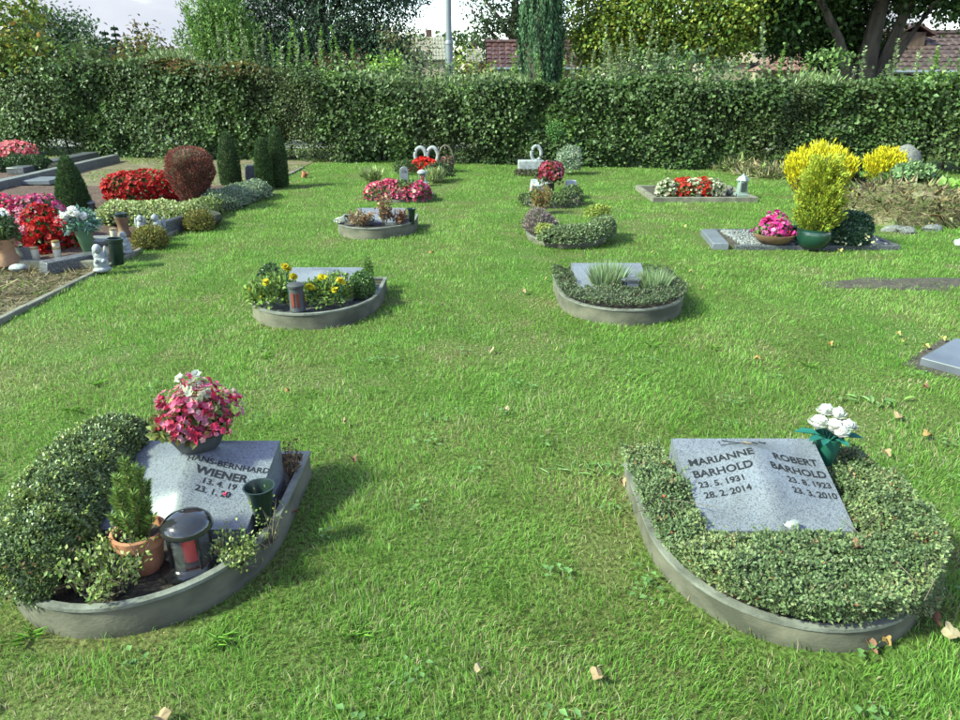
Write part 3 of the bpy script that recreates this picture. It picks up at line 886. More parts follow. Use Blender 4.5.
# great multi-stemmed dark tree on the right
b = at(862, 84, 18.6); b[2] = 0
S = lambda px, py, Y=18.6: tuple(at(px, py, Y))
tree('multi_stem_tree', 'large dark tree with several leaning trunks at the upper right', 'tree', b,
     [((b[0], b[1], 0), .34), (S(862, 78), .3), (S(872, 40), .2), (S(884, -10), .17), (S(890, -90), .1)],
     [((b[0] + .15, b[1], .9), S(930, -40), .2), ((b[0] - .1, b[1], .8), S(800, -30, 18.2), .16), ((b[0] + .2, b[1] - .1, 1.0), S(960, -30, 18), .13), (S(884, 0), S(770, -60, 18.2), .12), (S(896, 10), S(1010, -50, 18.2), .1)],
     [lobe(800, 15, 19.4, 1.3, .9, .95, 240), lobe(848, 66, 20.6, .8, .4, .4, 60), lobe(775, 22, 18.8, .75, .6, .5, 66), lobe(846, 48, 19.9, .8, .6, .75, 110), lobe(855, 20, 20.2, 1.1, .6, 1.2, 120), lobe(935, -6, 18.8, 1.3, .9, .36, 90), lobe(965, 10, 18.0, .5, .6, .25, 24),
      lobe(820, -40, 18.6, 2.4, 1.8, 1.1, 240), lobe(900, -55, 18.6, 2.6, 2.0, 1.1, 220), lobe(860, -150, 18.6, 3.8, 3.2, 2.0, 200), lobe(990, -20, 18.6, 1.2, 1.2, .8, 50), lobe(990, -110, 18.6, 2, 2, 1.4, 60), lobe(755, -60, 18.4, 1.4, 1.2, 1.0, 70)],
     [(0.026, 0.06, 0.014), (0.038, 0.082, 0.018), (0.06, 0.11, 0.027), (0.095, 0.145, 0.035)], .11, w=[4, 4, 2, .5], cl=34, spread=.24, aspect=.75)
# leafy wood far behind, one mass
n = 42000
x = -70 + 140 * rng.random(n)
z = rng.random(n) ** 0.8 * (2.5 + 2.2 * vnoise(x, x * 0, 5, 30) + 1.2 * vnoise(x, x * 0, 1.7, 31))
P = np.stack([x, 62 + 4 * rng.random(n) - .5 * z, z], 1)
o = leaves('far_woodland', P, nrm(rdir(n) + np.array([0, 0, -.3])), nrm(rdir(n) + np.array([0, -.4, .8])), .42, .3, pick([(0.045, 0.075, 0.03), (0.06, 0.1, 0.035), (0.09, 0.12, 0.045)], n), M_LEAF)
tag(o, 'dark leafy wood on the far skyline', 'woodland', kind='stuff')

# ------------------------------------------------------------------ houses and lamp post
def tiled_roof(parent, p0, p1, q1, q0, nx, ny, mat, thick=.03, name='roof'):
    """p0-p1 eave, q0-q1 ridge; a deck with rows of overlapping curved tiles as real relief"""
    p0, p1, q0, q1 = (np.array(v, float) for v in (p0, p1, q0, q1))
    nn = nrm(np.cross(p1 - p0, q0 - p0))
    if nn[2] < 0: nn = -nn
    d = MB()
    d.add([p0, p1, q1, q0, p0 - nn * .06, p1 - nn * .06, q1 - nn * .06, q0 - nn * .06], [(0, 1, 2, 3), (7, 6, 5, 4), (0, 4, 5, 1), (1, 5, 6, 2), (2, 6, 7, 3), (3, 7, 4, 0)])
    deck = d.build(name, mat, parent, smooth=False)
    V, Fc = [], []
    for j in range(ny):
        for i in range(nx):
            def pt(u, v, h):
                a = p0 + (p1 - p0) * u; c = q0 + (q1 - q0) * u
                return a + (c - a) * v + nn * h
            k = len(V)
            u0, u1, v0, v1 = i / nx, (i + 1) / nx, j / ny, min(1, (j + 1.15) / ny)
            jj = .006 * rng.normal()
            for v, hh in ((v0, thick + .02 + jj), (v1, .012 + jj)):
                V += [pt(u0, v, hh * .25), pt(u0 + (u1 - u0) * .3, v, hh), pt(u0 + (u1 - u0) * .65, v, hh * .9), pt(u1, v, hh * .2)]
            V += [pt(u0, v0, 0), pt(u1, v0, 0)]
            Fc += [(k, k + 1, k + 5, k + 4), (k + 1, k + 2, k + 6, k + 5), (k + 2, k + 3, k + 7, k + 6), (k + 8, k + 9, k + 3, k + 2, k + 1, k)]
    o = MB().add(V, Fc).build('tile_courses', mat, deck, smooth=False)
    o['kind'] = 'stuff'
    return deck

M_TILE = surf('red_roof_tile', (0.035, 0.014, 0.013), (0.11, 0.05, 0.042), 0.5, 9, .3, 30, c3=(0.055, 0.021, 0.018))
M_TILE2 = surf('brown_roof_tile', (0.04, 0.022, 0.02), (0.085, 0.05, 0.043), 0.6, 4, .3, 30, c3=(0.06, 0.034, 0.03))
M_TILE3 = surf('pink_roof_tile', (0.14, 0.07, 0.053), (0.19, 0.1, 0.078), 0.8, 4)
M_TILE4 = surf('grey_roof_tile', (0.15, 0.135, 0.11), (0.2, 0.18, 0.15), 0.85, 3)
M_REND = surf('cream_render', (0.27, 0.22, 0.16), (0.23, 0.19, 0.14), 0.9, 3)
M_BOARD = surf('dark_timber', (0.06, 0.035, 0.025), (0.1, 0.06, 0.04), 0.8, 5, stretch=(1, 1, .2))
M_GUTTER = surf('zinc_gutter', (0.25, 0.26, 0.27), (0.32, 0.33, 0.34), 0.4, 5, metal=.6)
M_WINDOW = surf('window_glass', (0.03, 0.035, 0.04), (0.05, 0.055, 0.06), 0.08, 2)

# tiled shed behind the cypress
Y = 26.0
l, r = at(486, 66, Y), at(586, 66, Y)
ez, rz_ = at(500, 68, Y)[2], at(500, 43, Y + 1.6)[2]
h = thing('tiled_shed', 'small shed with a red tiled roof behind the hedge at centre', 'shed', ((l[0] + r[0]) / 2, Y + 1.5, 0))
MB().box(((l[0] + r[0]) / 2, Y + 1.6, ez / 2), (r[0] - l[0] - .4, 2.6, ez - .02)).build('wall', M_REND, h, smooth=False)
tiled_roof(h, (l[0], Y, ez), (r[0], Y, ez), (r[0], Y + 1.6, rz_), (l[0], Y + 1.6, rz_), 15, 6, M_TILE)
tiled_roof(h, (l[0], Y + 3.2, ez), (r[0], Y + 3.2, ez), (r[0], Y + 1.6, rz_), (l[0], Y + 1.6, rz_), 15, 6, M_TILE)
MB().add([(l[0] - .02, Y - .06, ez - .1), (l[0] - .02, Y + 1.6, rz_ - .06), (l[0] - .02, Y + 3.26, ez - .1), (l[0] - .02, Y + 1.6, rz_ + .07), (l[0] - .02, Y - .06, ez + .06), (l[0] - .02, Y + 3.26, ez + .06)], [(0, 1, 3, 4), (1, 2, 5, 3)]).build('barge_board', M_BOARD, h, smooth=False)
MB().add([(l[0] + .2, Y + .3, ez), (l[0] + .2, Y + 2.9, ez), (l[0] + .2, Y + 1.6, rz_ - .05)], [(0, 1, 2)]).build('gable', M_BOARD, h, smooth=False)
MB().tube([(l[0], Y - .05, ez - .03), (r[0], Y - .05, ez - .03)], .05, 8).build('gutter', M_GUTTER, h)
MB().tube([(l[0], Y + 1.6, rz_ + .04), (r[0], Y + 1.6, rz_ + .04)], .08, 8).build('ridge', M_TILE, h)
MB().box(((l[0] + r[0]) / 2 - .9, Y + .285, 1.45), (.6, .04, .7)).build('window', M_WINDOW, h, smooth=False)

# brown-roofed house at the right
Y = 25.0
l, r = at(868, 70, Y), at(868, 70, Y) + np.array([9, 0, 0])
ez, rz_ = at(900, 71, Y)[2], at(900, 34, Y + 2.4)[2]
h = thing('brown_roofed_house', 'low house with a long brown tiled roof at the right behind the leaning trunks', 'house', ((l[0] + r[0]) / 2, Y + 2.4, 0))
MB().box(((l[0] + r[0]) / 2, Y + 2.5, ez / 2), (r[0] - l[0] - .6, 4.2, ez - .02)).build('wall', surf('brown_timber_wall', (0.1, 0.06, 0.04), (0.07, 0.045, 0.03), .8, 6, stretch=(6, 6, .5)), h, smooth=False)
tiled_roof(h, (l[0], Y, ez), (r[0], Y, ez), (r[0], Y + 2.4, rz_), (l[0], Y + 2.4, rz_), 34, 9, M_TILE2)
tiled_roof(h, (l[0], Y + 4.8, ez), (r[0], Y + 4.8, ez), (r[0], Y + 2.4, rz_), (l[0], Y + 2.4, rz_), 34, 9, M_TILE2)
MB().tube([(l[0], Y - .06, ez - .03), (r[0], Y - .06, ez - .03)], .06, 8).build('gutter', M_GUTTER, h)
MB().tube([(l[0], Y + 2.4, rz_ + .04), (r[0], Y + 2.4, rz_ + .04)], .1, 8).build('ridge', M_TILE2, h)
c = at(912, 40, Y + 1.6)
MB().box((c[0], Y + 2.0, c[2] - .2), (.85, .9, .9)).build('dormer', M_BOARD, h, smooth=False)
dm = MB()
zt, zl = c[2] + .55, c[2] + .2
dm.add([(c[0] - .7, Y + 1.4, zl), (c[0], Y + 1.4, zt), (c[0] + .7, Y + 1.4, zl), (c[0] - .7, Y + 2.7, zl), (c[0], Y + 2.7, zt), (c[0] + .7, Y + 2.7, zl),
        (c[0] - .7, Y + 1.4, zl - .08), (c[0], Y + 1.4, zt - .08), (c[0] + .7, Y + 1.4, zl - .08), (c[0] - .7, Y + 2.7, zl - .08), (c[0], Y + 2.7, zt - .08), (c[0] + .7, Y + 2.7, zl - .08)],
       [(0, 1, 4, 3), (1, 2, 5, 4), (6, 9, 10, 7), (7, 10, 11, 8), (0, 6, 7, 1), (1, 7, 8, 2), (3, 4, 10, 9), (4, 5, 11, 10), (0, 3, 9, 6), (2, 8, 11, 5)])
dm.build('dormer_roof', M_TILE, h, smooth=False)
for x in (1.2, 3.4, 6.0):
    MB().box((l[0] + x, Y + .385, 1.25), (.9, .04, .8)).build('window', M_WINDOW, h, smooth=False)

# pink-roofed cream house
Y = 27.0
l, r = at(730, 84, Y), at(826, 84, Y)
mid_ = at(757, 80, Y)[0]
zw, zt = at(760, 71, Y)[2], at(790, 49, Y + 1.5)[2]
h = thing('cream_house', 'cream rendered house with a pinkish tiled roof glimpsed under the dark tree', 'house', ((l[0] + r[0]) / 2, Y + 1.5, 0))
MB().box(((mid_ + r[0]) / 2, Y + 1.7, zw / 2), (r[0] - mid_ - .1, 3.0, zw)).build('wall', M_REND, h, smooth=False)
tiled_roof(h, (mid_, Y, zw), (r[0] + .4, Y, zw), (r[0] - .5, Y + 1.6, zt), (mid_ + 1.5, Y + 1.6, zt), 14, 6, M_TILE3)
MB().add([(mid_, Y, zw), (mid_, Y + 3.4, zw), (mid_ + 1.5, Y + 1.6, zt)], [(0, 1, 2)]).build('hip', M_TILE3, h, smooth=False)
MB().add([(mid_, Y + 3.4, zw), (r[0] + .4, Y + 3.4, zw), (r[0] - .5, Y + 1.6, zt), (mid_ + 1.5, Y + 1.6, zt)], [(0, 1, 2, 3)]).build('rear_roof', M_TILE3, h, smooth=False)
MB().box(((l[0] + mid_) / 2 - .3, Y + 2.3, zw / 2 + .15), (mid_ - l[0] + .7, 2.2, zw + .3)).build('side_wing', M_REND, h, smooth=False)
tz = at(745, 56, Y + 1.2)[2]
MB().add([(l[0] - .5, Y + 1.1, zw + .3), (mid_ + .4, Y + 1.1, zw + .3), (mid_ + 1.0, Y + 3.4, tz + .2), (l[0] + .2, Y + 3.4, tz + .2)], [(0, 1, 2, 3)]).build('wing_roof', surf('sand_roof_tile', (0.25, 0.19, 0.12), (0.2, 0.15, 0.1), .85, 8, .2, 20), h, smooth=False)
MB().box((r[0] - .9, Y + .18, zw - .45), (.7, .04, .5)).build('window', M_WINDOW, h, smooth=False)

# far grey-roofed house and a smaller one beside it
for (pl, pr, pt, pe, Y, nm, lab, mw) in ((408, 447, 37, 60, 48, 'grey_roofed_house', 'far house with a pale grey roof left of the lamp post', M_TILE4), (466, 484, 49, 62, 52, 'far_house', 'tiny far house with a pale roof right of the lamp post', M_TILE4)):
    l, r = at(pl, pe, Y), at(pr, pe, Y)
    ez, tz = l[2], at(pl, pt, Y + 2)[2]
    h = thing(nm, lab, 'house', ((l[0] + r[0]) / 2, Y + 2, 0))
    MB().box(((l[0] + r[0]) / 2, Y + 2, ez / 2), (r[0] - l[0] - .4, 3.6, ez)).build('wall', M_REND, h, smooth=False)
    tiled_roof(h, (l[0], Y, ez), (r[0], Y, ez), (r[0] - .25, Y + 2, tz), (l[0], Y + 2, tz), 12, 6, mw)
    MB().add([(l[0], Y + 4, ez), (r[0], Y + 4, ez), (r[0] - .25, Y + 2, tz), (l[0], Y + 2, tz)], [(0, 1, 2, 3)]).build('rear_roof', mw, h, smooth=False)
    MB().add([(r[0] - .2, Y + .2, ez), (r[0] - .2, Y + 3.8, ez), (r[0] - .3, Y + 2, tz - .05)], [(0, 1, 2)]).build('gable', M_REND, h, smooth=False)
    MB().box(((l[0] + r[0]) / 2, Y + 2.2, tz + .15), (.35, .35, .6)).build('chimney', M_TILE, h, smooth=False)

c = at(449.5, 78, 17.6); c[2] = 0
h = thing('lamp_post', 'grey steel lamp post rising straight behind the hedge', 'lamp post', c)
MB().tube([(c[0], c[1], 0), (c[0], c[1], 2.35)], .088, 16).build('base_sleeve', surf('galvanised_steel', (0.13, 0.145, 0.165), (0.18, 0.195, 0.215), .45, 4, metal=.35, stretch=(1, 1, .2)), h)
MB().lathe([(.1, 0), (.1, .05), (.08, .08)], (c[0], c[1], 2.32), 16).build('collar', MATS['galvanised_steel'], h)
MB().tube([(c[0], c[1], 2.35), (c[0], c[1], 6.2)], [.07, .055], 16).build('pole', MATS['galvanised_steel'], h)
MB().tube([(c[0], c[1], 6.15), (c[0], c[1] - .1, 6.35), (c[0], c[1] - .7, 6.45)], .05, 10).build('arm', MATS['galvanised_steel'], h)
MB().box((c[0], c[1] - 1.0, 6.44), (.26, .7, .12), top=.7).build('lamp_head', MATS['galvanised_steel'], h, bevel=.02)

# ------------------------------------------------------------------ lawn graves
def dshape(cx, yf, yb, W, inset=0.0, n=26, side=0.42):
    """plan of a grave edging: straight back and sides, rounded front; inset shrinks it"""
    W2, L = W / 2 - inset, (yb - yf)
    ys = yf + L * (1 - side)
    pts = [(cx + W2, yb - inset), (cx - W2, yb - inset)]
    for i in range(n + 1):
        a = math.pi * i / n
        pts.append((cx - W2 * math.cos(a), ys - (L * (1 - side) - inset) * max(0.0, math.sin(a)) ** 0.9))
    return pts

EXCL = []          # plans where no lawn grows
def inside_poly(x, y, poly):
    x, y = np.asarray(x), np.asarray(y)
    c = np.zeros(x.shape, bool)
    n = len(poly)
    for i in range(n):
        x0, y0 = poly[i]; x1, y1 = poly[(i + 1) % n]
        if y0 == y1: continue
        hit = ((y0 > y) != (y1 > y)) & (x < (x1 - x0) * (y - y0) / (y1 - y0) + x0)
        c ^= hit
    return c

def edging(label, cx, yf, yb, W, h=0.12, t=0.016, soil=0.075, soilmat=None, group='rounded grave edgings on the lawn'):
    g = thing('grave_border', label, 'grave border', (cx, (yf + yb) / 2, 0), group)
    o, i = dshape(cx, yf, yb, W), dshape(cx, yf, yb, W, t)
    o2, i2 = dshape(cx, yf, yb, W, -0.006), dshape(cx, yf, yb, W, t + 0.004)
    n = len(o)
    rings = [[(p[0], p[1], -0.03) for p in o], [(p[0], p[1], h - 0.012) for p in o], [(p[0], p[1], h - 0.012) for p in o2], [(p[0], p[1], h) for p in o2],
             [(p[0], p[1], h) for p in i2], [(p[0], p[1], h - 0.012) for p in i2], [(p[0], p[1], h - 0.012) for p in i], [(p[0], p[1], -0.03) for p in i]]
    V = [p for r in rings for p in r]
    Fc = []
    for k in range(len(rings) - 1):
        for j in range(n):
            a, b = k * n + j, k * n + (j + 1) % n
            Fc.append((a, b, b + n, a + n))
    m = MB().add(V, Fc)
    # slight settling so that the rim is not dead level
    m.v = [(x, y, z + (0.006 * math.sin(3 * x + 2.1 * y) if z > 0.05 else 0)) for x, y, z in m.v]
    wall = MB().add([v for v in m.v], [q for q in Fc if min(q) < n * 1 or (min(q) >= n * 6)])
    wall.build('rim', M_EDGE, g, angle=30)
    MB().add([v for v in m.v], [q for q in Fc if min(q) >= n and min(q) < n * 6]).build('lip', M_LIP, g, angle=30)
    # soil inside
    s = dshape(cx, yf, yb, W, t + 0.006)
    nn = 22
    xs, ys = np.linspace(cx - W / 2, cx + W / 2, nn), np.linspace(yf, yb, nn)
    V, Fc = [], []
    cen = (cx, (yf + yb) / 2)
    for r in np.linspace(0, 1, 9):
        for p in s:
            x, y_ = cen[0] + (p[0] - cen[0]) * r, cen[1] + (p[1] - cen[1]) * r
            V.append((x, y_, soil + 0.02 * float(vnoise(x, y_, .05, 9)) - .01))
    for k in range(8):
        for j in range(len(s)):
            a, b = k * len(s) + j, k * len(s) + (j + 1) % len(s)
            Fc.append((a, b, b + len(s), a + len(s)))
    MB().add(V, Fc).build('soil', soilmat or M_SOIL, g)
    EXCL.append(o)
    return g

def stone_surface(cx, yf, yb, zf, zb, wf, wb, A):
    def f(u, v):
        u, v = np.asarray(u, float), np.asarray(v, float)
        x = cx + u * (wf + (wb - wf) * v) / 2
        y = yf + (yb - yf) * v
        crest = np.where(u < 0, np.clip(1 + u, 0, 1) ** 1.5, np.clip(1 - u, 0, 1) ** 1.7)
        crest = crest - 0.12 * np.exp(-((u) / .03) ** 2)
        wv = sstep(0.0, 0.34, v + 0.10 * (1 - np.abs(u)) ** 1 - 0.06) * (1 - sstep(0.7, 1.0, v))
        z = zf + (zb - zf) * v + A * crest * wv
        return np.stack([x, y, z], -1)
    return f

def book_stone(label, cx, yf, yb, zf, zb, wf=.51, wb=.555, A=.062, group='book-shaped lawn gravestones', mat=None, res=44):
    f = stone_surface(cx, yf, yb, zf, zb, wf, wb, A)
    t = thing('gravestone', label, 'gravestone', (cx, (yf + yb) / 2, 0), group)
    us, vs_ = np.linspace(-1, 1, res), np.linspace(0, 1, res)
    U, Vv = np.meshgrid(us, vs_)
    S = f(U, Vv).reshape(-1, 3)
    V = [tuple(p) for p in S]
    Fc = [(j * res + i, j * res + i + 1, (j + 1) * res + i + 1, (j + 1) * res + i) for j in range(res - 1) for i in range(res - 1)]
    rim = [i for i in range(res)] + [j * res + res - 1 for j in range(1, res)] + [(res - 1) * res + i for i in range(res - 2, -1, -1)] + [j * res for j in range(res - 2, 0, -1)]
    k0 = len(V)
    for q in rim:
        V.append((V[q][0], V[q][1], 0.05))
    m = len(rim)
    for i in range(m):
        j = (i + 1) % m
        Fc.append((rim[j], rim[i], k0 + i, k0 + j))
    MB().add(V, Fc).build('slab', mat or M_STONE, t, angle=35)
    return t, f

def inscribe(t, f, text, u, v, width_m, length_m, size, align='LEFT', bold=0.006, mat=None):
    cu = bpy.data.curves.new('inscription', 'FONT')
    cu.body, cu.size, cu.align_x, cu.offset, cu.resolution_u = text, size, align, bold * size * 3.4, 3
    ob = bpy.data.objects.new('inscription', cu)
    COL.objects.link(ob)
    bpy.context.view_layer.update()
    me = bpy.data.meshes.new_from_object(ob.evaluated_get(bpy.context.evaluated_depsgraph_get()))
    COL.objects.unlink(ob)
    bpy.data.objects.remove(ob)
    n = len(me.vertices)
    co = np.empty(n * 3); me.vertices.foreach_get('co', co); co = co.reshape(-1, 3)
    uu, vv = u + co[:, 0] / (width_m / 2), v + co[:, 1] / length_m
    P = f(uu, vv)
    P[:, 2] += 0.0018
    me.vertices.foreach_set('co', P.ravel())
    me.materials.clear(); me.materials.append(mat or M_INK)
    return link('inscription', me, t)

def stripe(t, f, pts, w, mat, name='engraved_line'):
    """thin engraved line through (u,v) points"""
    V, Fc = [], []
    pts = np.array(pts, float)
    for i, p in enumerate(pts):
        d = pts[min(i + 1, len(pts) - 1)] - pts[max(i - 1, 0)]
        nn = np.array([-d[1], d[0]]) / (np.hypot(*d) + 1e-9)
        for s in (-1, 1):
            q = f(p[0] + nn[0] * w * s, p[1] + nn[1] * w * s); q[2] += 0.0015
            V.append(q)
    for i in range(len(pts) - 1):
        Fc.append((2 * i, 2 * i + 2, 2 * i + 3, 2 * i + 1))
    return MB().add(V, Fc).build(name, mat, t, smooth=False)

def sub_noise(P, amp):
    return P + amp * rng.normal(size=P.shape)

def simple_plant(name, label, cat, P, N, L, W, cols, mat=M_LEAF, w=None, group=None, corec=None, stems=True, out=.5, up=.3, spread=.8, jit=.18, base=None, six=False, fold=.18):
    b = base if base is not None else np.array([P[:, 0].mean(), P[:, 1].mean(), P[:, 2].min()])
    t = thing(name, label, cat, b, group)
    if corec:
        core('inner_stems', *corec, M_CORE, t)
    A, Nn = orient(N, out, up, spread)
    n = len(P)
    Ls = L * (.65 + .7 * rng.random(n))
    leaves('foliage', P, A, Nn, Ls, Ls * (W / L), pick(cols, n, w, jit), mat, t, six=six, fold=fold)
    return t

# ---- near left grave
CX, YF, YB, W_ = -1.19, 1.675, 2.63, .92
edging('weathered rounded grave border with dark soil, nearest on the left', CX, YF, YB, W_)
st, f = book_stone('polished grey open-book gravestone half hidden by plants, nearest on the left', -1.066, 2.03, 2.44, .15, .275, .515, .555)
inscribe(st, f, 'HANS-BERNHARD', -.1, .60, .54, .43, .037, bold=.004)
inscribe(st, f, 'WIENER', .08, .475, .54, .43, .05, bold=.008)
inscribe(st, f, '13. 4. 19', .2, .385, .54, .43, .036, bold=.005)
inscribe(st, f, '23. 1. 20', .16, .295, .54, .43, .036, bold=.005)

# clipped green cushion along the left side
path = [(-1.36, 2.58), (-1.45, 2.42), (-1.485, 2.2), (-1.475, 2.0), (-1.41, 1.85), (-1.29, 1.75)]
t = thing('euonymus_hedge', 'dense crescent cushion of small green leaves along the left grave border', 'shrub', (-1.45, 2.2, .08))
pp = np.array(path)
cb = MB()
for k in range(9):
    s = k / 11 * (len(path) - 1); i = min(int(s), len(path) - 2); q = pp[i] + (pp[i + 1] - pp[i]) * (s - i)
    sc_ = min(1, .45 + .25 * min(k, 11 - k))
    cb.blob((q[0], q[1], .07 + .09 * sc_), (.09 * sc_, .1 * sc_, .11 * sc_), k, .08, 10, 7)
o = cb.build('inner_stems', M_CORE, t); o['kind'] = 'stuff'
P, N = mound(44000, path, [.14, .155, .16, .16, .15, .12], [.29, .29, .27, .25, .22, .19], .09, inner=.8, seed=21, amp=.045, freq=5)
A, Nn = orient(N, .45, .35, .8)
n = len(P)
clump = vnoise(P[:, 0] + P[:, 2], P[:, 1], .045, 40)
C = pick([(0.09, 0.135, 0.05), (0.14, 0.185, 0.075), (0.19, 0.235, 0.1)], n, [3, 4, 2])
C = np.where((clump > .66)[:, None] & (rng.random(n) < .5)[:, None], pick([(0.2, 0.26, 0.065), (0.26, 0.3, 0.09)], n), C)
Nn = nrm(N * 1.2 + rdir(n) * .45 + np.array([-.2, 0, .35]))
leaves('foliage', P + N * ((clump - .5) * .035)[:, None], A, Nn, .0135 * (.7 + .6 * rng.random(n)), .0092, C, M_GLOSSLEAF, t)
def sprigs(parent, P, N, k, ln, lf, cols, m=9):
    # single shoots that stick out of the cushion
    i = rng.choice(len(P), k)
    PP, AA = [], []
    for j in i:
        d = nrm(N[j] + .8 * rng.normal(size=3) + [0, 0, .5])
        l_ = ln * (.4 + .8 * rng.random())
        s = rng.random(m)
        PP.append(P[j] + d * l_ * s[:, None]); AA.append(nrm(d + rng.normal(size=(m, 3)) * .8))
    PP, AA = np.concatenate(PP), np.concatenate(AA)
    leaves('sprigs', PP, AA, nrm(rdir(len(PP)) + [0, 0, .8]), lf * (.6 + .7 * rng.random(len(PP))), lf * .6, pick(cols, len(PP)), M_LEAF, parent)
top_ = P[:, 2] > .2
sprigs(t, P[top_], N[top_], 150, .04, .013, [(.2, .27, .07), (.14, .2, .06), (.27, .31, .1)])
lowp = (P[:, 2] < .22)
sprigs(t, P[lowp], N[lowp], 60, .03, .014, [(.2, .13, .07), (.12, .12, .05), (.16, .1, .05)], 6)
# rough dark pot half buried in the cushion
q = gp(76, 436, .28)
t = thing('buried_pot', 'dark blue pot rim sunk into the leafy cushion at the left', 'pot', (q[0], q[1], .08))
MB().lathe([(.05, 0), (.07, .22), (.078, .225), (.078, .24), (.066, .24), (.06, .16), (0, .16)], (q[0], q[1], .025), 20).build('pot', surf('dark_blue_plastic', (.012, .016, .03), (.02, .025, .045), .4, 8), t)

def begonia_pot(label, c, pot_prof, potmat, R_, H_, nb, bs, cols, w=None, zoff=.0, nleaf=600, leafcols=((.06, .12, .03), (.09, .17, .04)), name='potted_begonia', cat='potted plant', group=None, leafsize=.035):
    t = thing(name, label, cat, c, group)
    if pot_prof:
        MB().lathe(pot_prof, c, 28).build('pot', potmat, t)
    top = (pot_prof[-1][1] if pot_prof else 0) + zoff
    cc = (c[0], c[1], c[2] + top)
    P, N = shell(nleaf, cc, (R_ * .85, R_ * .85, H_ * .8), .3, .1, 3, .12)
    A, Nn = orient(N, .5, .4, .7)
    leaves('foliage', P, A, Nn, leafsize, leafsize * .75, pick(leafcols, len(P)), M_LEAF, t)
    P, N = shell(nb, (cc[0], cc[1], cc[2] + .16 * H_), (R_, R_, H_ * .95), .62, .03, 8, .22, 4.5)
    blossoms('blossom', P, N, bs, cols, M_PETAL, t, w=w)
    return t, cc

BOWL = [(0.055, 0), (.078, .012), (.098, .05), (.105, .085), (.108, .09), (.108, .096), (.1, .096), (.094, .07), (0, .07)]
q = f(-.02, .88)
pk, cc = begonia_pot('charcoal bowl of pink begonias standing on the nearest left gravestone', (q[0] - .01, q[1] - .01, q[2] + .0), BOWL, M_CHAR, .16, .165, 560, .028,
            [(.46, .04, .1), (.52, .1, .2), (.54, .2, .28), (.37, .02, .055), (.52, .32, .32), (.36, .22, .09)], [4, 5, 4, 4, 1.5, 1], nleaf=1300, leafcols=((.1, .13, .035), (.16, .14, .05), (.2, .22, .07)))
P, N = shell(26, (cc[0] + .02, cc[1], cc[2] + .15), (.06, .06, .07), .5, 0, 4)
blossoms('blossom', P, N, .036, [(.47, .455, .37), (.44, .43, .31)], M_PETAL, pk)
# two tall white flowers in it
for dx, dz in ((-.03, .22), (.03, .235)):
    MB().tube([(cc[0] + dx * .3, cc[1], cc[2] + .05), (cc[0] + dx, cc[1], cc[2] + dz)], .002, 4).build('flower_stem', M_TWIG, pk)
    blossoms('white_flower', np.array([(cc[0] + dx, cc[1], cc[2] + dz)] * 3) + .006 * rng.normal(size=(3, 3)), np.array([(0, -.4, .8)] * 3), .042, [(.47, .46, .4)], M_PETAL, pk)
q = f(.56, .315)
P1 = np.array([[q[0], q[1], q[2] + .006]] * 2)
o = blossoms('fallen_petal', P1, np.array([[0, 0, 1.]] * 2), .022, [(.8, .08, .2)], M_PETAL, None, petals=3, kind=None)
tag(o, 'single pink petal fallen on the dates of the nearest left gravestone', 'petal')

# dwarf conifer in terracotta pot
c = gp(146, 566, .08)
t = thing('potted_conifer', 'dwarf conifer in a terracotta pot in front of the left gravestone', 'potted plant', c)
MB().lathe([(.055, 0), (.072, .105), (.082, .105), (.085, .108), (.087, .145), (.083, .148), (.076, .148), (.072, .115), (0, .115)], c, 28).build('pot', M_TERRA, t)
MB().lathe([(0, 0), (.071, .002)], (c[0], c[1], c[2] + .117), 20, cap=False).build('potting_soil', M_SOIL, t)
PP, AA, CC = [], [], []
zb = c[2] + .115
for k, (ax, ay, hh) in enumerate([(0, 0, .29), (-.035, .01, .22), (.035, .01, .25), (-.02, -.03, .2), (.025, -.03, .19), (-.05, .0, .15), (.05, -.01, .15), (0, .04, .24), (-.055, -.02, .1), (.06, -.02, .1), (.0, -.055, .12), (.03, .04, .18), (-.035, .04, .19)]):
    p0, p1 = np.array([c[0] + ax * .2, c[1] + ay * .2, zb]), np.array([c[0] + ax * 1.15, c[1] + ay * 1.15, zb + hh])
    MB().tube([p0, (p0 + p1) / 2 + [ax * .15, ay * .15, 0], p1], [.004, .003, .0012], 5).build('branch', M_BROWN, t)
    m = int(2600 * hh)
    s = rng.random(m) ** .9
    mid = (p0 + p1) / 2 + [ax * .15, ay * .15, 0]
    Q = p0 * ((1 - s) ** 2)[:, None] + 2 * mid * (s * (1 - s))[:, None] + p1 * (s ** 2)[:, None]
    a = rng.random(m) * 6.28
    D = np.stack([np.cos(a), np.sin(a), .55 + .5 * rng.random(m)], 1)
    PP.append(Q); AA.append(D); CC.append(pick([(.15, .225, .05), (.2, .28, .075), (.11, .17, .04)], m))
P, A, C = np.concatenate(PP), np.concatenate(AA), np.concatenate(CC)
leaves('needles', P, A, nrm(rdir(len(P)) + [0, 0, .6]), .027, .0042, C, M_NEEDLE, t, fold=.05)

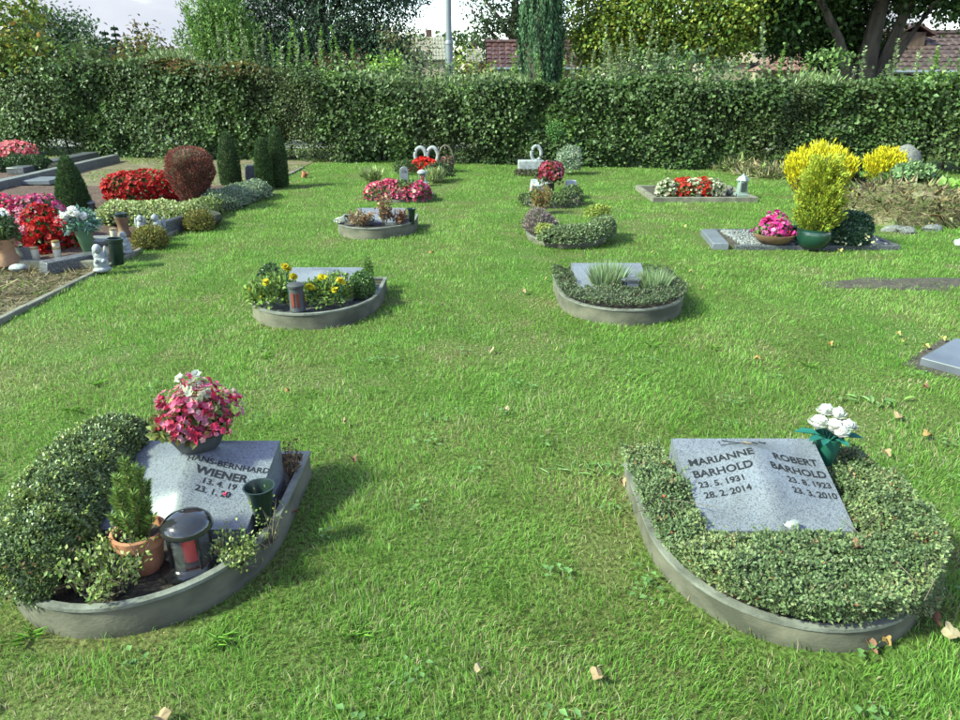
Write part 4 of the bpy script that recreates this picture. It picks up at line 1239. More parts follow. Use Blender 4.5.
# black domed lantern with red candle
def dome_lantern(label, c, s=1.0, body='glass', group=None, capmat=None, name='grave_lantern'):
    t = thing(name, label, 'grave lantern', c, group)
    cm = capmat or M_BLACK
    MB().lathe([(.098 * s, 0), (.098 * s, .01 * s), (.075 * s, .016 * s), (.066 * s, .026 * s), (0, .026 * s)], c, 28).build('base', cm, t)
    if body == 'glass':
        for k in range(4):
            a = math.pi / 4 + k * math.pi / 2
            p = (c[0] + .064 * s * math.cos(a), c[1] + .064 * s * math.sin(a))
            MB().tube([(p[0], p[1], c[2] + .02 * s), (p[0], p[1], c[2] + .15 * s)], .005 * s, 6).build('post', cm, t)
        MB().lathe([(.058 * s, .03 * s), (.058 * s, .15 * s)], c, 24, cap=False).build('glass', M_GLASS, t)
        MB().lathe([(.026 * s, .03 * s), (.027 * s, .09 * s), (.022 * s, .11 * s), (0, .112 * s)], c, 18).build('candle', M_RED, t)
    MB().lathe([(.07 * s, .142 * s), (.078 * s, .144 * s), (.08 * s, .15 * s), (.074 * s, .168 * s), (.056 * s, .184 * s), (.03 * s, .194 * s), (0, .197 * s)], c, 32).build('cap', cm, t)
    return t
c = gp(190, 572, .08) + np.array([0, .035, 0])
dome_lantern('glossy black domed lantern with a red candle in the nearest left grave', c, 1.05)
# dark cone vase
def cone_vase(label, c, h, rt, rb, mat, name='grave_vase', group=None, tilt=None):
    t = thing(name, label, 'vase', c, group)
    MB().lathe([(rb * .7, 0), (rb, .01), (rb * 1.05, h * .35), (rt * .82, h * .85), (rt, h * .97), (rt * 1.06, h), (rt * .95, h), (rt * .7, h * .8), (0, h * .45)], c, 26, tilt=tilt).build('vase_body', mat, t)
    return t
c = gp(259, 545, .08)
cone_vase('empty dark green cone vase beside the nearest left gravestone', (-.772, 2.1, .08), .2, .052, .026, M_PLAST)

def twiggy(name, label, base, n_st, hgt, spread, cols, lf, nl, bare=.3, group=None, cat='plant'):
    t = thing(name, label, cat, base, group)
    PP = []
    for k in range(n_st):
        a = rng.random() * 6.28
        r = spread * math.sqrt(rng.random())
        hh = hgt * (.6 + .5 * rng.random())
        p0 = np.array(base) + [r * .3 * math.cos(a), r * .3 * math.sin(a), 0]
        p1 = np.array(base) + [r * math.cos(a), r * math.sin(a), hh]
        pts = limb_pts(p0, p1, .02, 4)
        MB().tube(pts, [.0035, .003, .002, .001], 4).build('stem', M_TWIG, t)
        if rng.random() > bare:
            m = nl
            s = .35 + .65 * rng.random(m)
            PP.append(p0 + (p1 - p0) * s[:, None] + .016 * rng.normal(size=(m, 3)))
    if PP:
        P = np.concatenate(PP)
        A, Nn = orient(nrm(rdir(len(P)) + [0, 0, .5]), .5, .3, .7)
        leaves('foliage', P, A, Nn, lf * (.7 + .6 * rng.random(len(P))), lf * .6, pick(cols, len(P)), M_LEAF, t)
    return t
YG = [(.16, .21, .05), (.22, .27, .08), (.1, .15, .04), (.28, .31, .13)]
twiggy('euonymus_plant', 'straggly yellow-green plant in front of the terracotta pot', gp(112, 592, .08), 34, .17, .14, YG, .018, 60)
twiggy('euonymus_plant', 'yellow-green sprig plant in front of the black lantern', gp(238, 566, .08), 20, .12, .08, YG, .016, 46)
twiggy('euonymus_plant', 'thin leafy sprigs beside the dark cone vase at the right rim', gp(268, 545, .08), 8, .17, .06, YG, .013, 30, .2)
twiggy('dead_twigs', 'bare dry twigs in front of the leafy cushion on the left grave', gp(80, 590, .08), 16, .15, .13, YG, .012, 4, .8)
twiggy('dead_twigs', 'brown dead plant in the back right corner of the left grave', gp(292, 478, .08), 14, .16, .05, [(.2, .11, .06), (.13, .07, .04)], .02, 9, .2)

# ---- near right grave
CX, YF, YB = 1.075, 1.62, 2.57
edging('weathered rounded grave border overgrown with cotoneaster, nearest on the right', CX, YF, YB, .93, h=.092, soil=.075)
s2, f2 = book_stone('grey granite open-book gravestone with two names, nearest on the right', 1.03, 2.0, 2.44, .165, .285)
inscribe(s2, f2, 'MARIANNE', -.9, .66, .53, .44, .046, bold=.007)
inscribe(s2, f2, 'BARHOLD', -.9, .53, .53, .44, .046, bold=.007)
inscribe(s2, f2, '23. 5. 1931', -.88, .42, .53, .44, .037, bold=.006)
inscribe(s2, f2, '28. 2. 2014', -.86, .31, .53, .44, .037, bold=.006)
inscribe(s2, f2, 'ROBERT', .90, .66, .53, .44, .046, 'RIGHT', bold=.007)
inscribe(s2, f2, 'BARHOLD', .95, .53, .53, .44, .046, 'RIGHT', bold=.007)
inscribe(s2, f2, '23. 8. 1923', .95, .42, .53, .44, .037, 'RIGHT', bold=.006)
inscribe(s2, f2, '23. 3. 2010', .96, .31, .53, .44, .037, 'RIGHT', bold=.006)
M_OCHRE = surf('ochre_inlay', (.32, .2, .09), (.24, .15, .07), .7, 40)
stripe(s2, f2, [(-.35, .96), (-.36, .88), (-.2, .9), (0, .9)], .006, M_INK)
stripe(s2, f2, [(-.3, .97), (-.15, .93), (0, .87), (.1, .82)], .007, M_INK)
stripe(s2, f2, [(.1, .93), (.14, .91), (.17, .9)], .016, M_INK)
stripe(s2, f2, [(.2, .94), (.27, .92), (.3, .93)], .012, M_INK)
stripe(s2, f2, [(-.02, .93), (.03, .9), (.06, .86)], .018, M_OCHRE)

t = thing('cotoneaster', 'low grey-green cotoneaster carpet filling the nearest right grave round the stone', 'ground cover', (1.07, 2.0, .08))
n = 64000
x, yv = CX + (rng.random(n) - .5) * 1.0, YF - .02 + rng.random(n) * (YB - YF + .03)
poly = np.array(dshape(CX, YF, YB, .93, -.025))
ok = inside_poly(x, yv, [tuple(p) for p in poly])
sx = np.abs(x - 1.03) / (.255 + .05 * (yv - 2.0))
sy = (yv - 1.985)
ok &= ~((sx < 1.0) & (sy > 0))
# the left rim stays bare, the right one is overgrown
x, yv = x[ok], yv[ok]
d_left = x - (CX - .465)
hgt = .125 + .0 * sstep(0, .12, d_left) + .035 * sstep(.2, .4, x - CX) - .035 * sstep(2.2, 2.45, yv) + .03 * sstep(.04, .16, 2.0 - yv)
dst = np.hypot(np.clip(np.abs(x - 1.03) - .26, 0, 1), np.clip(1.985 - yv, 0, 1))
hgt = hgt + .04 * sstep(2.0, 2.3, yv) * (x < 1.0)
hgt = np.where((dst < .1) & (yv < 2.0), np.minimum(hgt, .1 + .6 * dst), hgt)
hgt = hgt * (.85 + .3 * vnoise(x, yv, .07, 50)) * (.9 + .2 * vnoise(x, yv, .025, 51))
e = np.array([min(1, v) for v in (0.25 + 6 * np.clip(yv - (YF + .0), 0, .2))])
z = np.maximum(.06 + (hgt) * (1 - .3 * rng.random(len(x)) ** 2) * np.clip(e, .92, 1), .1)
P = np.stack([x, yv, z], 1)
# a skirt that hangs over the rim on the right
m = 10000
a = math.pi * (.06 + .94 * rng.random(m))
W2 = .93 / 2
ys = YF + (YB - YF) * .58
side = rng.random(m) < .35
qx = np.where(side, CX + W2 + .0, CX - W2 * np.cos(a)); qy = np.where(side, ys + rng.random(m) * (YB - ys), ys - (YB - YF) * .58 * np.clip(np.sin(a), 0, 1) ** .9)
over = np.where(side, 1, sstep(.1, .45, qx - CX))
k = rng.random(m)
Q = np.stack([qx + (.05 * k * over) * np.where(side, 1, (qx - CX) / W2), qy - .03 * k * over * (~side), .13 + .06 * rng.random(m) - (.02 + .12 * over) * k ** 1.5], 1)
P = np.concatenate([P, Q])
n = len(P)
g = np.gradient
N = nrm(np.stack([(P[:, 0] - CX) * .9, -(2.1 - P[:, 1]).clip(0) * 1.0, np.full(n, .8)], 1))
A, Nn = orient(N, .4, .35, .9)
pt = vnoise(P[:, 0], P[:, 1], .22, 52)
C = pick([(.08, .12, .05), (.125, .17, .075), (.18, .22, .11)], n, [3, 4, 2])
C = np.where(((pt > .56) & (rng.random(n) < .55))[:, None], pick([(.2, .24, .1), (.25, .28, .13)], n), C)
C = np.where((rng.random(n) < .006)[:, None], pick([(.35, .05, .03), (.28, .12, .05)], n), C)
leaves('foliage', P, A, Nn, .0135 * (.7 + .6 * rng.random(n)), .0085, C, M_LEAF, t)
up_ = P[:, 2] > .14
sprigs(t, P[up_], N[up_], 340, .06, .012, [(.14, .2, .08), (.2, .25, .12), (.1, .15, .06)], 12)
sprigs(t, P[up_], N[up_], 50, .04, .012, [(.24, .13, .07), (.3, .2, .11)], 7)
for k in range(40):
    i = rng.integers(n)
    p = P[i]; d = np.array([rng.normal() * .05, rng.normal() * .05, .02])
    MB().tube([p - d, p + [0, 0, .012], p + d], .0014, 4).build('twig', M_TWIG, t)

# green vase with white roses
def rose(c, r, mat_cols, parent, nm='rose'):
    PP, AA, NN, LL, CC = [], [], [], [], []
    for ring, (k, el, rad, ln) in enumerate([(5, .25, .35, .75), (6, .75, .5, .7), (7, 1.15, .62, .62), (5, 1.45, .25, .5)]):
        for j in range(k):
            a = 6.28 * j / k + ring * .5
            d = np.array([math.cos(a), math.sin(a), 0])
            PP.append(np.array(c) + d * r * rad * .6 - [0, 0, r * .35]); AA.append(d * math.cos(el) + [0, 0, math.sin(el)]); NN.append(d * -.6 + np.array([0, 0, .5]) * (1.5 - el)); LL.append(r * ln * 1.5)
    PP, AA, NN, LL = np.array(PP), nrm(np.array(AA)), nrm(np.array(NN)), np.array(LL)
    rm = surf('rose_%d_%d' % (int(mat_cols[0][0] * 100), int(mat_cols[0][1] * 100)), mat_cols[0], tuple(v * .8 for v in mat_cols[0]), .7, 40)
    MB().blob(c, (r * .8, r * .8, r * .72), int(1e4 * abs(c[0])) % 97, .2, 16, 12, 5.0).build(nm + '_heart', rm, parent)
    return leaves(nm, PP, AA, NN, LL, LL * .95, pick(mat_cols, len(PP), jit=.06), M_PETAL, parent, kind=None, mid=.65, fold=-.12, six=True)
c = np.array([1.375, 2.45, .11])
t = thing('rose_vase', 'green cone vase holding white roses at the back of the right grave', 'flower vase', c)
MB().lathe([(.02, 0), (.03, .01), (.05, .16), (.056, .185), (.052, .185), (.04, .12), (0, .1)], c, 26).build('vase_body', M_TEAL, t)
for j, (dx, dy, dz, r) in enumerate([(-.05, 0, .245, .034), (0, -.02, .24, .034), (.03, .02, .27, .03), (.055, -.01, .235, .03), (-.01, .04, .275, .03), (.08, .0, .225, .024), (.02, -.045, .225, .03)]):
    MB().tube([(c[0], c[1], c[2] + .15), (c[0] + dx, c[1] + dy, c[2] + dz)], .003, 5).build('stem', M_TEAL, t)
    rose((c[0] + dx, c[1] + dy, c[2] + dz), r, [(.46, .455, .42), (.44, .44, .37)], t)
for a, ln in ((2.9, .1), (-.2, .1), (-1.2, .07), (3.6, .08), (.6, .08), (-2.2, .07)):
    d = np.array([math.cos(a), math.sin(a), .18])
    leaves('leaf', np.array([[c[0], c[1], c[2] + .175]]) + d * .03, np.array([d]), np.array([[0, 0, 1.]]), ln, ln * .5, np.array([[.02, .15, .13]]), M_LEAF, t, kind=None, six=True, droop=.15)

# ---- second row
edging('rounded grave border with dark gravel and marigolds, second row on the left', -1.215, 4.52, 5.45, .93, soilmat=surf('dark_gravel', (.03, .03, .032), (.16, .155, .15), .8, 90, .9, 120))
st, f = book_stone('grey open-book gravestone behind the marigolds, second row on the left', -1.19, 4.92, 5.34, .13, .23, A=.04, res=24)
for px, py, wd, lab in ((271, 304, .21, 'left marigold clump behind the dark lantern, second row'), (328, 303, .2, 'right marigold clump beside the small box ball, second row')):
    c = gp(px, py, .1)
    t = thing('marigold_plant', lab, 'flowering plant', c, 'marigolds in the second row left grave')
    P, N = shell(1100, (c[0], c[1], c[2] + .05), (wd * .82, .13, .14), .35, -.2, 7, .15)
    A, Nn = orient(N, .5, .4, .7)
    leaves('foliage', P, A, Nn, .04, .02, pick([(.13, .2, .04), (.19, .27, .065), (.1, .155, .035)], len(P)), M_LEAF, t)
    for (fx, fy) in ([(288, 270), (293, 276), (266, 283), (252, 290), (260, 299), (285, 267)] if px < 300 else [(309, 286), (323, 277), (340, 281), (334, 290), (312, 288)]):
        q = gy(fx, fy, c[1] - .12 + .08 * rng.random())
        a = np.array([q] * 6) + .006 * rng.normal(size=(6, 3))
        MB().tube([(q[0], q[1] + .01, .15), q], .003, 4).build('stem', M_TEAL, t)
        blossoms('flower_head', a, np.array([[0, -.6, .8]] * 6), .048, [(.5, .4, .015), (.54, .47, .04)], M_PETAL, t, petals=7, kind=None)
c = gp(298, 311, .09)
t = thing('grave_lantern', 'dark cylindrical lantern with red panes among the marigolds', 'grave lantern', c)
MB().lathe([(.05, 0), (.055, .01), (.052, .02), (.05, .17), (.058, .175), (.06, .19), (.045, .2), (.02, .205), (0, .206)], c, 24).build('housing', M_CHAR, t)
for a in (-1.9, -1.2, .2, 2.6):
    p = (c[0] + .0505 * math.cos(a), c[1] + .0505 * math.sin(a), c[2] + .09)
    MB().box(p, (.008, .022, .1), a).build('pane', surf('dull_red_pane', (.12, .02, .018), (.18, .04, .03), .3, 9), t)
c = gp(362, 298, .09)
P, N = shell(2600, (c[0], c[1] + .03, c[2] + .085), (.092, .09, .1), .85, -.8, 5, .04)
simple_plant('box_ball', 'small clipped box ball at the right end of the marigold grave', 'shrub', P, N, .017, .011, [(.055, .11, .028), (.085, .155, .04)], M_GLOSSLEAF, corec=((c[0], c[1] + .03, c[2] + .07), (.062, .062, .07)))
c = gp(364, 288, .09); c[1] += .25
P, N = revolve(500, c, lambda t: .035 * (1 - t) + .004, .2)
simple_plant('conifer_sprig', 'tiny upright conifer behind the small box ball', 'shrub', P, N, .025, .008, [(.09, .16, .035)], M_NEEDLE)
c = gp(262, 289, .1); c[1] += .1
P, N = shell(700, (c[0], c[1] + .1, c[2] + .05), (.085, .07, .09), .8, -.5, 9)
simple_plant('box_ball', 'dark low shrub behind the left marigolds', 'shrub', P, N, .02, .012, [(.03, .065, .02), (.05, .09, .03)], M_GLOSSLEAF)

edging('pale rounded grave border with dark cotoneaster and lavender tufts, second row on the right', 1.055, 4.6, 5.52, .92)
st, f = book_stone('grey open-book gravestone behind two lavender tufts, second row on the right', 1.0, 5.02, 5.44, .13, .24, A=.03, res=24)
t = thing('cotoneaster', 'dark low cotoneaster ring inside the second row right grave border', 'ground cover', (1.05, 5, .09))
n = 17000
x, yv = 1.055 + (rng.random(n) - .5) * .95, 4.6 + rng.random(n) * .95
ok = inside_poly(x, yv, dshape(1.055, 4.6, 5.55, .94, -.02)) & ~((np.abs(x - 1.0) < .27) & (yv > 4.98) & (yv < 5.42))
x, yv = x[ok], yv[ok]
z = .09 + (.07 + .05 * vnoise(x, yv, .08, 60)) * (1 - .4 * rng.random(len(x)) ** 2)
P = np.stack([x, yv, z], 1); N = nrm(np.stack([(x - 1.05), (yv - 5.1), np.full(len(x), .7)], 1))
A, Nn = orient(N, .4, .35, .9)
leaves('foliage', P, A, Nn, .018, .011, pick([(.06, .085, .04), (.085, .115, .055), (.13, .145, .085), (.13, .09, .06)], len(P), [4, 4, 1.5, .6]), M_LEAF, t)
for px, py, hh, wd, lab in ((607, 292, .235, .15, 'larger lavender tuft in front of the stone, second row right'), (652, 295, .19, .13, 'smaller paler lavender tuft at the right of the same stone')):
    c = gp(px, py, .1)
    t = thing('lavender_tuft', lab, 'plant', c, 'lavender tufts in the second row right grave')
    m = 900
    a, r = rng.random(m) * 6.28, np.sqrt(rng.random(m))
    P = np.stack([c[0] + .5 * wd * r * np.cos(a), c[1] + .4 * wd * r * np.sin(a), np.full(m, c[2])], 1)
    A = nrm(np.stack([.5 * r * np.cos(a), .5 * r * np.sin(a), np.full(m, 1.)], 1) + .12 * rng.normal(size=(m, 3)))
    leaves('foliage', P, A, rdir(m), hh * (.5 + .65 * rng.random(m)), .009, pick([(.22, .29, .15), (.28, .35, .2), (.17, .23, .1)], m), M_LEAF, t, fold=.05)
c = gp(632, 297, .1)
t = thing('stone_plaque', 'small upright white plaque with a dark top between the lavender tufts', 'plaque', c)
MB().box((c[0], c[1] + .02, c[2] + .055), (.085, .05, .13)).build('block', M_STONE, t, bevel=.004)
MB().box((c[0] - .02, c[1] + .02, c[2] + .128), (.14, .07, .018)).build('top_plate', M_STONE_D, t, bevel=.003)

# ---- third row
edging('pale rounded grave border with withered plants, third row on the left', -1.155, 7.4, 8.2, .86, h=.13, soil=.09)
st, f = book_stone('plain grey slab gravestone behind withered plants, third row on the left', -1.13, 7.75, 8.1, .12, .22, A=.01, res=14)
t = twiggy('withered_plant', 'tall withered brown plant in the middle of the third row left grave', gp(384, 225, .12), 14, .3, .09, [(.24, .13, .07), (.16, .09, .05), (.3, .2, .11)], .04, 26, .15)
t = twiggy('withered_plant', 'low withered brown plant at the left of the same grave', gp(361, 226, .12), 24, .14, .17, [(.26, .15, .08), (.18, .1, .06), (.3, .24, .15)], .035, 24, .15)
t = twiggy('withered_plant', 'dark red-brown withered plant at the right beside the small dark vase', gp(398, 225, .12), 16, .15, .1, [(.13, .05, .035), (.2, .1, .06)], .035, 24, .15)
cone_vase('small dark vase at the right rim of the third row left grave', gp(412, 224, .11), .17, .05, .03, M_PLAST)
c = gp(342, 224, .12)
P, N = shell(260, (c[0], c[1], c[2] + .03), (.07, .06, .05), .5, 0, 3)
t = thing('white_flowers', 'little clump of whitish flowers at the left rim of the third row left grave', 'flowers', c)
blossoms('blossom', P, N, .03, [(.6, .6, .55), (.4, .42, .38)], M_PETAL, t)
c = gp(367, 222, .13)
o = MB().blob((c[0], c[1], c[2] + .03), (.09, .06, .05), 7, .2).build('pale_stone', M_WHITE)
tag(o, 'pale rounded stone among the withered plants', 'stone')

edging('low rounded grave border under a green crescent hedge, third row on the right', .93, 7.0, 7.85, .84, h=.07, soil=.05)
pth = [(.62, 7.12), (.72, 7.04), (.93, 7.02), (1.14, 7.08), (1.28, 7.24), (1.31, 7.5)]
P, N = mound(9000, pth, .13, [.15, .16, .17, .18, .2, .2], .06, seed=31, amp=.05)
t = simple_plant('crescent_hedge', 'low clipped grey-green crescent hedge on the third row right grave', 'shrub', P, N, .024, .015, [(.1, .15, .06), (.15, .195, .09), (.21, .245, .13)], M_LEAF)
cb = MB()
for q in [(.7, 7.08), (.83, 7.05), (.95, 7.05), (1.07, 7.1), (1.18, 7.17), (1.26, 7.3), (1.29, 7.45)]:
    cb.blob((q[0], q[1], .11), (.09, .09, .07), 3, .08, 8, 6)
o = cb.build('inner_stems', M_CORE, t); o['kind'] = 'stuff'
c = gp(540, 236, .03)
P, N = shell(4200, (c[0], c[1] + .1, .12), (.19, .17, .2), .6, -.3, 14, .12)
simple_plant('heather', 'mauve heather bush left of the crescent hedge', 'shrub', P, N, .03, .009, [(.22, .16, .17), (.3, .21, .22), (.16, .14, .1), (.1, .13, .06)], M_LEAF, [3, 3, 2, 2], corec=((c[0], c[1] + .1, .1), (.13, .12, .12)), up=.8)
c = gp(566, 236, .06); c[1] += .02
P, N = shell(900, (.66, 7.06, .17), (.1, .07, .06), .6, -.3, 15)
simple_plant('golden_sprig', 'yellow-green patch at the left front of the crescent hedge', 'plant', P, N, .024, .016, [(.24, .28, .06), (.3, .32, .1)], M_LEAF)
P, N = shell(900, (1.25, 7.5, .27), (.12, .1, .09), .5, -.4, 16)
simple_plant('golden_sprig', 'yellow-green tuft standing on the right end of the crescent hedge', 'plant', P, N, .03, .015, [(.26, .3, .06), (.2, .25, .05)], M_LEAF, base=np.array([1.25, 7.55, .05]))
c = gp(541, 214, 0)
t = twiggy('orange_flowers', 'small orange-flowered plant between heather and the rose bouquet', c, 34, .34, .15, [(.3, .1, .03), (.2, .15, .04), (.12, .14, .04)], .03, 30, .1)

# ---- fourth row
gl4 = thing('grave_border', 'thin dark rounded border round the pink begonias, fourth row on the left', 'grave border', (-1.15, 10, 0), 'rounded grave edgings on the lawn')
o_, i_ = dshape(-1.15, 9.75, 10.5, .95), dshape(-1.15, 9.75, 10.5, .95, .03)
mm = MB(); nn = len(o_)
mm.add([(p[0], p[1], z) for z, L_ in ((-.02, o_), (.05, o_), (.05, i_), (-.02, i_)) for p in L_], [(k * nn + j, k * nn + (j + 1) % nn, (k + 1) * nn + (j + 1) % nn, (k + 1) * nn + j) for k in range(3) for j in range(nn)])
mm.build('rim', M_EDGE, gl4); EXCL.append(o_)
MB().prism(i_, -.02, .02).build('soil', M_SOIL, gl4, smooth=False)
def flower_bed(name, label, path, hw, h, z0, nl, nb, bs, cols, w=None, leafcols=((.06, .11, .03), (.09, .15, .04)), seed=1, cat='flower bed', group=None, lf=.05):
    P, N = mound(nl, path, hw, h * .85, z0, .4, seed)
    pm = np.array(path).mean(0)
    t = thing(name, label, cat, (pm[0], pm[1], z0), group)
    A, Nn = orient(N, .5, .4, .7)
    leaves('foliage', P, A, Nn, lf, lf * .7, pick(leafcols, len(P)), M_LEAF, t)
    P, N = mound(nb, path, hw, h, z0, .82, seed + 1)
    blossoms('blossom', P, N, bs, cols, M_PETAL, t, w=w)
    return t
PINK = [(.5, .045, .12), (.56, .1, .2), (.58, .22, .29), (.4, .025, .07)]
flower_bed('begonia_bed', 'bed of pink begonias between two grass tufts, fourth row on the left', [(-1.6, 10.05), (-1.15, 9.95), (-.7, 10.05)], .22, .24, .02, 1400, 1050, .05, PINK + [(.75, .5, .35)], [4, 4, 3, 2, .8], seed=71)
for px, lab in ((370, 'striped grass tuft at the left end of the pink begonia bed'), (434, 'striped grass tuft at the right end of the pink begonia bed')):
    c = gp(px, 184, .02) + np.array([0, .25, 0])
    t = thing('grass_tuft', lab, 'grass tuft', c, 'ornamental grass tufts by the pink begonias')
    m = 420
    a, r = rng.random(m) * 6.28, np.sqrt(rng.random(m))
    A = nrm(np.stack([.9 * r * np.cos(a), .9 * r * np.sin(a), np.full(m, 1.)], 1))
    leaves('blades', np.tile(c, (m, 1)) + .04 * rng.normal(size=(m, 3)) * [1, 1, 0], A, rdir(m), .26 * (.5 + .6 * rng.random(m)), .007, pick([(.36, .42, .18), (.45, .48, .26), (.24, .32, .1)], m), M_LEAF, t, droop=.2)
def arch_stone(label, c, w, h, d, mat, ring=False, name='arched_marker', cat='grave marker'):
    t = thing(name, label, cat, c)
    pts = [(-w / 2, 0)] + [(-w / 2 * math.cos(math.pi * i / 14), h - w / 2 + w / 2 * math.sin(math.pi * i / 14)) for i in range(15)] + [(w / 2, 0)]
    n = len(pts)
    V = [(c[0] + x, c[1] - d / 2, c[2] + z) for x, z in pts] + [(c[0] + x, c[1] + d / 2, c[2] + z) for x, z in pts]
    MB().add(V, [tuple(range(n)), tuple(range(2 * n - 1, n - 1, -1))] + [((i + 1) % n, i, i + n, (i + 1) % n + n) for i in range(n)]).build('stone', mat, t, bevel=.008)
    if ring:
        pi = [(x * .55, z * .62 + h * .22) for x, z in pts[1:-1]]
        n = len(pi)
        MB().add([(c[0] + x, c[1] - d / 2 - .004, c[2] + z) for x, z in pi], [tuple(range(n))]).build('portrait_inset', M_STONE_D, t, smooth=False)
    return t
arch_stone('small grey arched marker behind the pink begonias', gp(404, 185, .05) + [0, .1, 0], .14, .27, .06, M_STONE, True)
c = gp(422, 184, .05)
dome_lantern('white lantern at the right of the small arched marker', c + np.array([0, .12, 0]), 1.05, 'glass', None, M_WHITE)

gr4 = thing('grave_border', 'thin rounded border of the fourth row right grave with the rose bouquet', 'grave border', (.98, 9.6, 0), 'rounded grave edgings on the lawn')
o_, i_ = dshape(.98, 9.35, 10.15, .84), dshape(.98, 9.35, 10.15, .84, .03)
mm = MB(); nn = len(o_)
mm.add([(p[0], p[1], z) for z, L_ in ((-.02, o_), (.05, o_), (.05, i_), (-.02, i_)) for p in L_], [(k * nn + j, k * nn + (j + 1) % nn, (k + 1) * nn + (j + 1) % nn, (k + 1) * nn + j) for k in range(3) for j in range(nn)])
mm.build('rim', M_EDGE, gr4); EXCL.append(o_)
MB().prism(i_, -.02, .02).build('soil', M_SOIL, gr4, smooth=False)
P, N = mound(5200, [(.64, 9.75), (.72, 9.5), (.98, 9.45), (1.22, 9.5), (1.32, 9.8)], .15, [.14, .15, .15, .2, .2], .03, seed=41)
simple_plant('ground_cover_ring', 'dark green low planting ringing the fourth row right grave', 'ground cover', P, N, .03, .018, [(.055, .095, .032), (.085, .13, .045), (.13, .165, .065)], M_LEAF)
for px, py, lab in ((541, 191, 'white slab gravestone left of the rose bouquet, fourth row'), (572, 192, 'small white plate right of the rose bouquet, fourth row')):
    c = gp(px, py, .1)
    t = thing('white_slab', lab, 'gravestone', c)
    MB().box((c[0], c[1] + .1, .14), (.3 if px < 560 else .16, .22, .16), 0, .92, R(20)).build('slab', M_WHITE, t, bevel=.01)
c = gp(550, 197, .04)
t = thing('rose_bouquet', 'dark vase of burgundy and red flowers, fourth row on the right', 'flower vase', c)
MB().lathe([(.04, 0), (.05, .02), (.055, .18), (.045, .18), (0, .1)], c, 18).build('vase_body', M_PLAST, t)
P, N = shell(500, (c[0], c[1], c[2] + .3), (.17, .14, .15), .4, -.8, 19)
A, Nn = orient(N, .5, .4, .7)
leaves('foliage', P, A, Nn, .06, .03, pick([(.06, .1, .03), (.1, .05, .04)], len(P)), M_LEAF, t)
P, N = shell(220, (c[0], c[1], c[2] + .34), (.19, .15, .16), .75, -.4, 20)
blossoms('blossom', P, N, .055, [(.2, .02, .045), (.3, .04, .08), (.42, .14, .18), (.38, .04, .03)], M_PETAL, t)

# ---- fifth row, against the hedge
c = gp(426, 172, 0) + np.array([0, .25, 0])
t = thing('heart_stone', 'white double-arched heart gravestone by the hedge, fifth row on the left', 'gravestone', c)
for s in (-1, 1):
    pts = []
    for i in range(15):
        a = math.pi * i / 14
        pts.append((c[0] + s * (.1 - .1 * math.cos(a) - .0), c[1], c[2] + .26 + .15 * math.sin(a)))
    pts = [(c[0] + s * .0 + s * .012, c[1], c[2] + .1)] + [(p[0] + s * .012, p[1], p[2]) for p in pts] + [(c[0] + s * .16, c[1], c[2] + .08)]
    MB().tube(pts, [.036] * len(pts), 10).build('arch', M_WHITE, t)
MB().box((c[0], c[1], c[2] + .05), (.45, .2, .12)).build('plinth', M_STONE, t, bevel=.01)
flower_bed('begonia_bed', 'red flowers in front of the white heart stone', [(c[0] - .3, c[1] - .22), (c[0], c[1] - .28), (c[0] + .22, c[1] - .22)], .14, .22, .0, 500, 420, .06, [(.6, .02, .02), (.7, .04, .03), (.4, .02, .02)], seed=75)
c2 = gp(446, 172, 0)
t = thing('wicker_basket', 'arched wicker basket with a hoop handle beside the white heart stone', 'basket', c2)
MB().lathe([(.12, 0), (.16, .14), (.17, .15), (.15, .15), (.1, .05), (0, .05)], c2, 18).build('bowl', M_TWIG, t)
MB().tube([(c2[0] - .15 * math.cos(math.pi * i / 14), c2[1], c2[2] + .13 + .34 * math.sin(math.pi * i / 14)) for i in range(15)], .016, 7).build('handle', M_TWIG, t)
P, N = shell(420, (c2[0], c2[1], c2[2] + .16), (.14, .13, .1), .4, -.2, 22)
A, Nn = orient(N)
leaves('moss_filling', P, A, Nn, .05, .03, pick([(.07, .1, .04), (.2, .14, .1), (.25, .1, .1)], len(P)), M_LEAF, t)
P, N = shell(1300, gp(437, 176, .08) + [0, 0, .02], (.26, .16, .16), .6, -.2, 23)
simple_plant('dark_ground_shrub', 'dark low shrub at the right of the red flowers by the hedge', 'shrub', P, N, .04, .02, [(.035, .06, .025), (.06, .09, .035)], M_LEAF)
P, N = shell(800, gp(405, 172, .06) + [0, .1, .02], (.2, .16, .16), .6, -.2, 24)
simple_plant('dark_ground_shrub', 'dark low shrub at the left of the red flowers by the hedge', 'shrub', P, N, .04, .02, [(.045, .08, .025), (.07, .1, .035)], M_LEAF)

c = gp(534, 175, 0) + np.array([0, .15, 0])
t = thing('white_box_stone', 'white block gravestone with an upright ring ornament, fifth row on the right', 'gravestone', c)
MB().box((c[0] - .05, c[1], c[2] + .12), (.46, .22, .24)).build('block', M_WHITE, t, bevel=.012)
pts = [(c[0] + .04 + .085 * math.sin(2 * math.pi * i / 20), c[1] - .02, c[2] + .36 + .125 * math.cos(2 * math.pi * i / 20)) for i in range(21)]
MB().tube(pts, .03, 8).build('ring', M_WHITE, t)
MB().lathe([(.05, 0), (.04, .04)], (c[0] + .04, c[1] - .02, c[2] + .22), 12).build('ring_foot', M_WHITE, t)
P, N = mound(900, [(c[0] - .35, c[1] - .2), (c[0], c[1] - .28), (c[0] + .3, c[1] - .2)], .12, .1, 0, .5, 43)
simple_plant('dark_ground_shrub', 'dark reddish edging plants in front of the white block stone', 'ground cover', P, N, .035, .02, [(.07, .06, .03), (.1, .07, .04), (.05, .08, .03)], M_LEAF)
c = gp(569, 176, 0) + np.array([0, .2, 0])
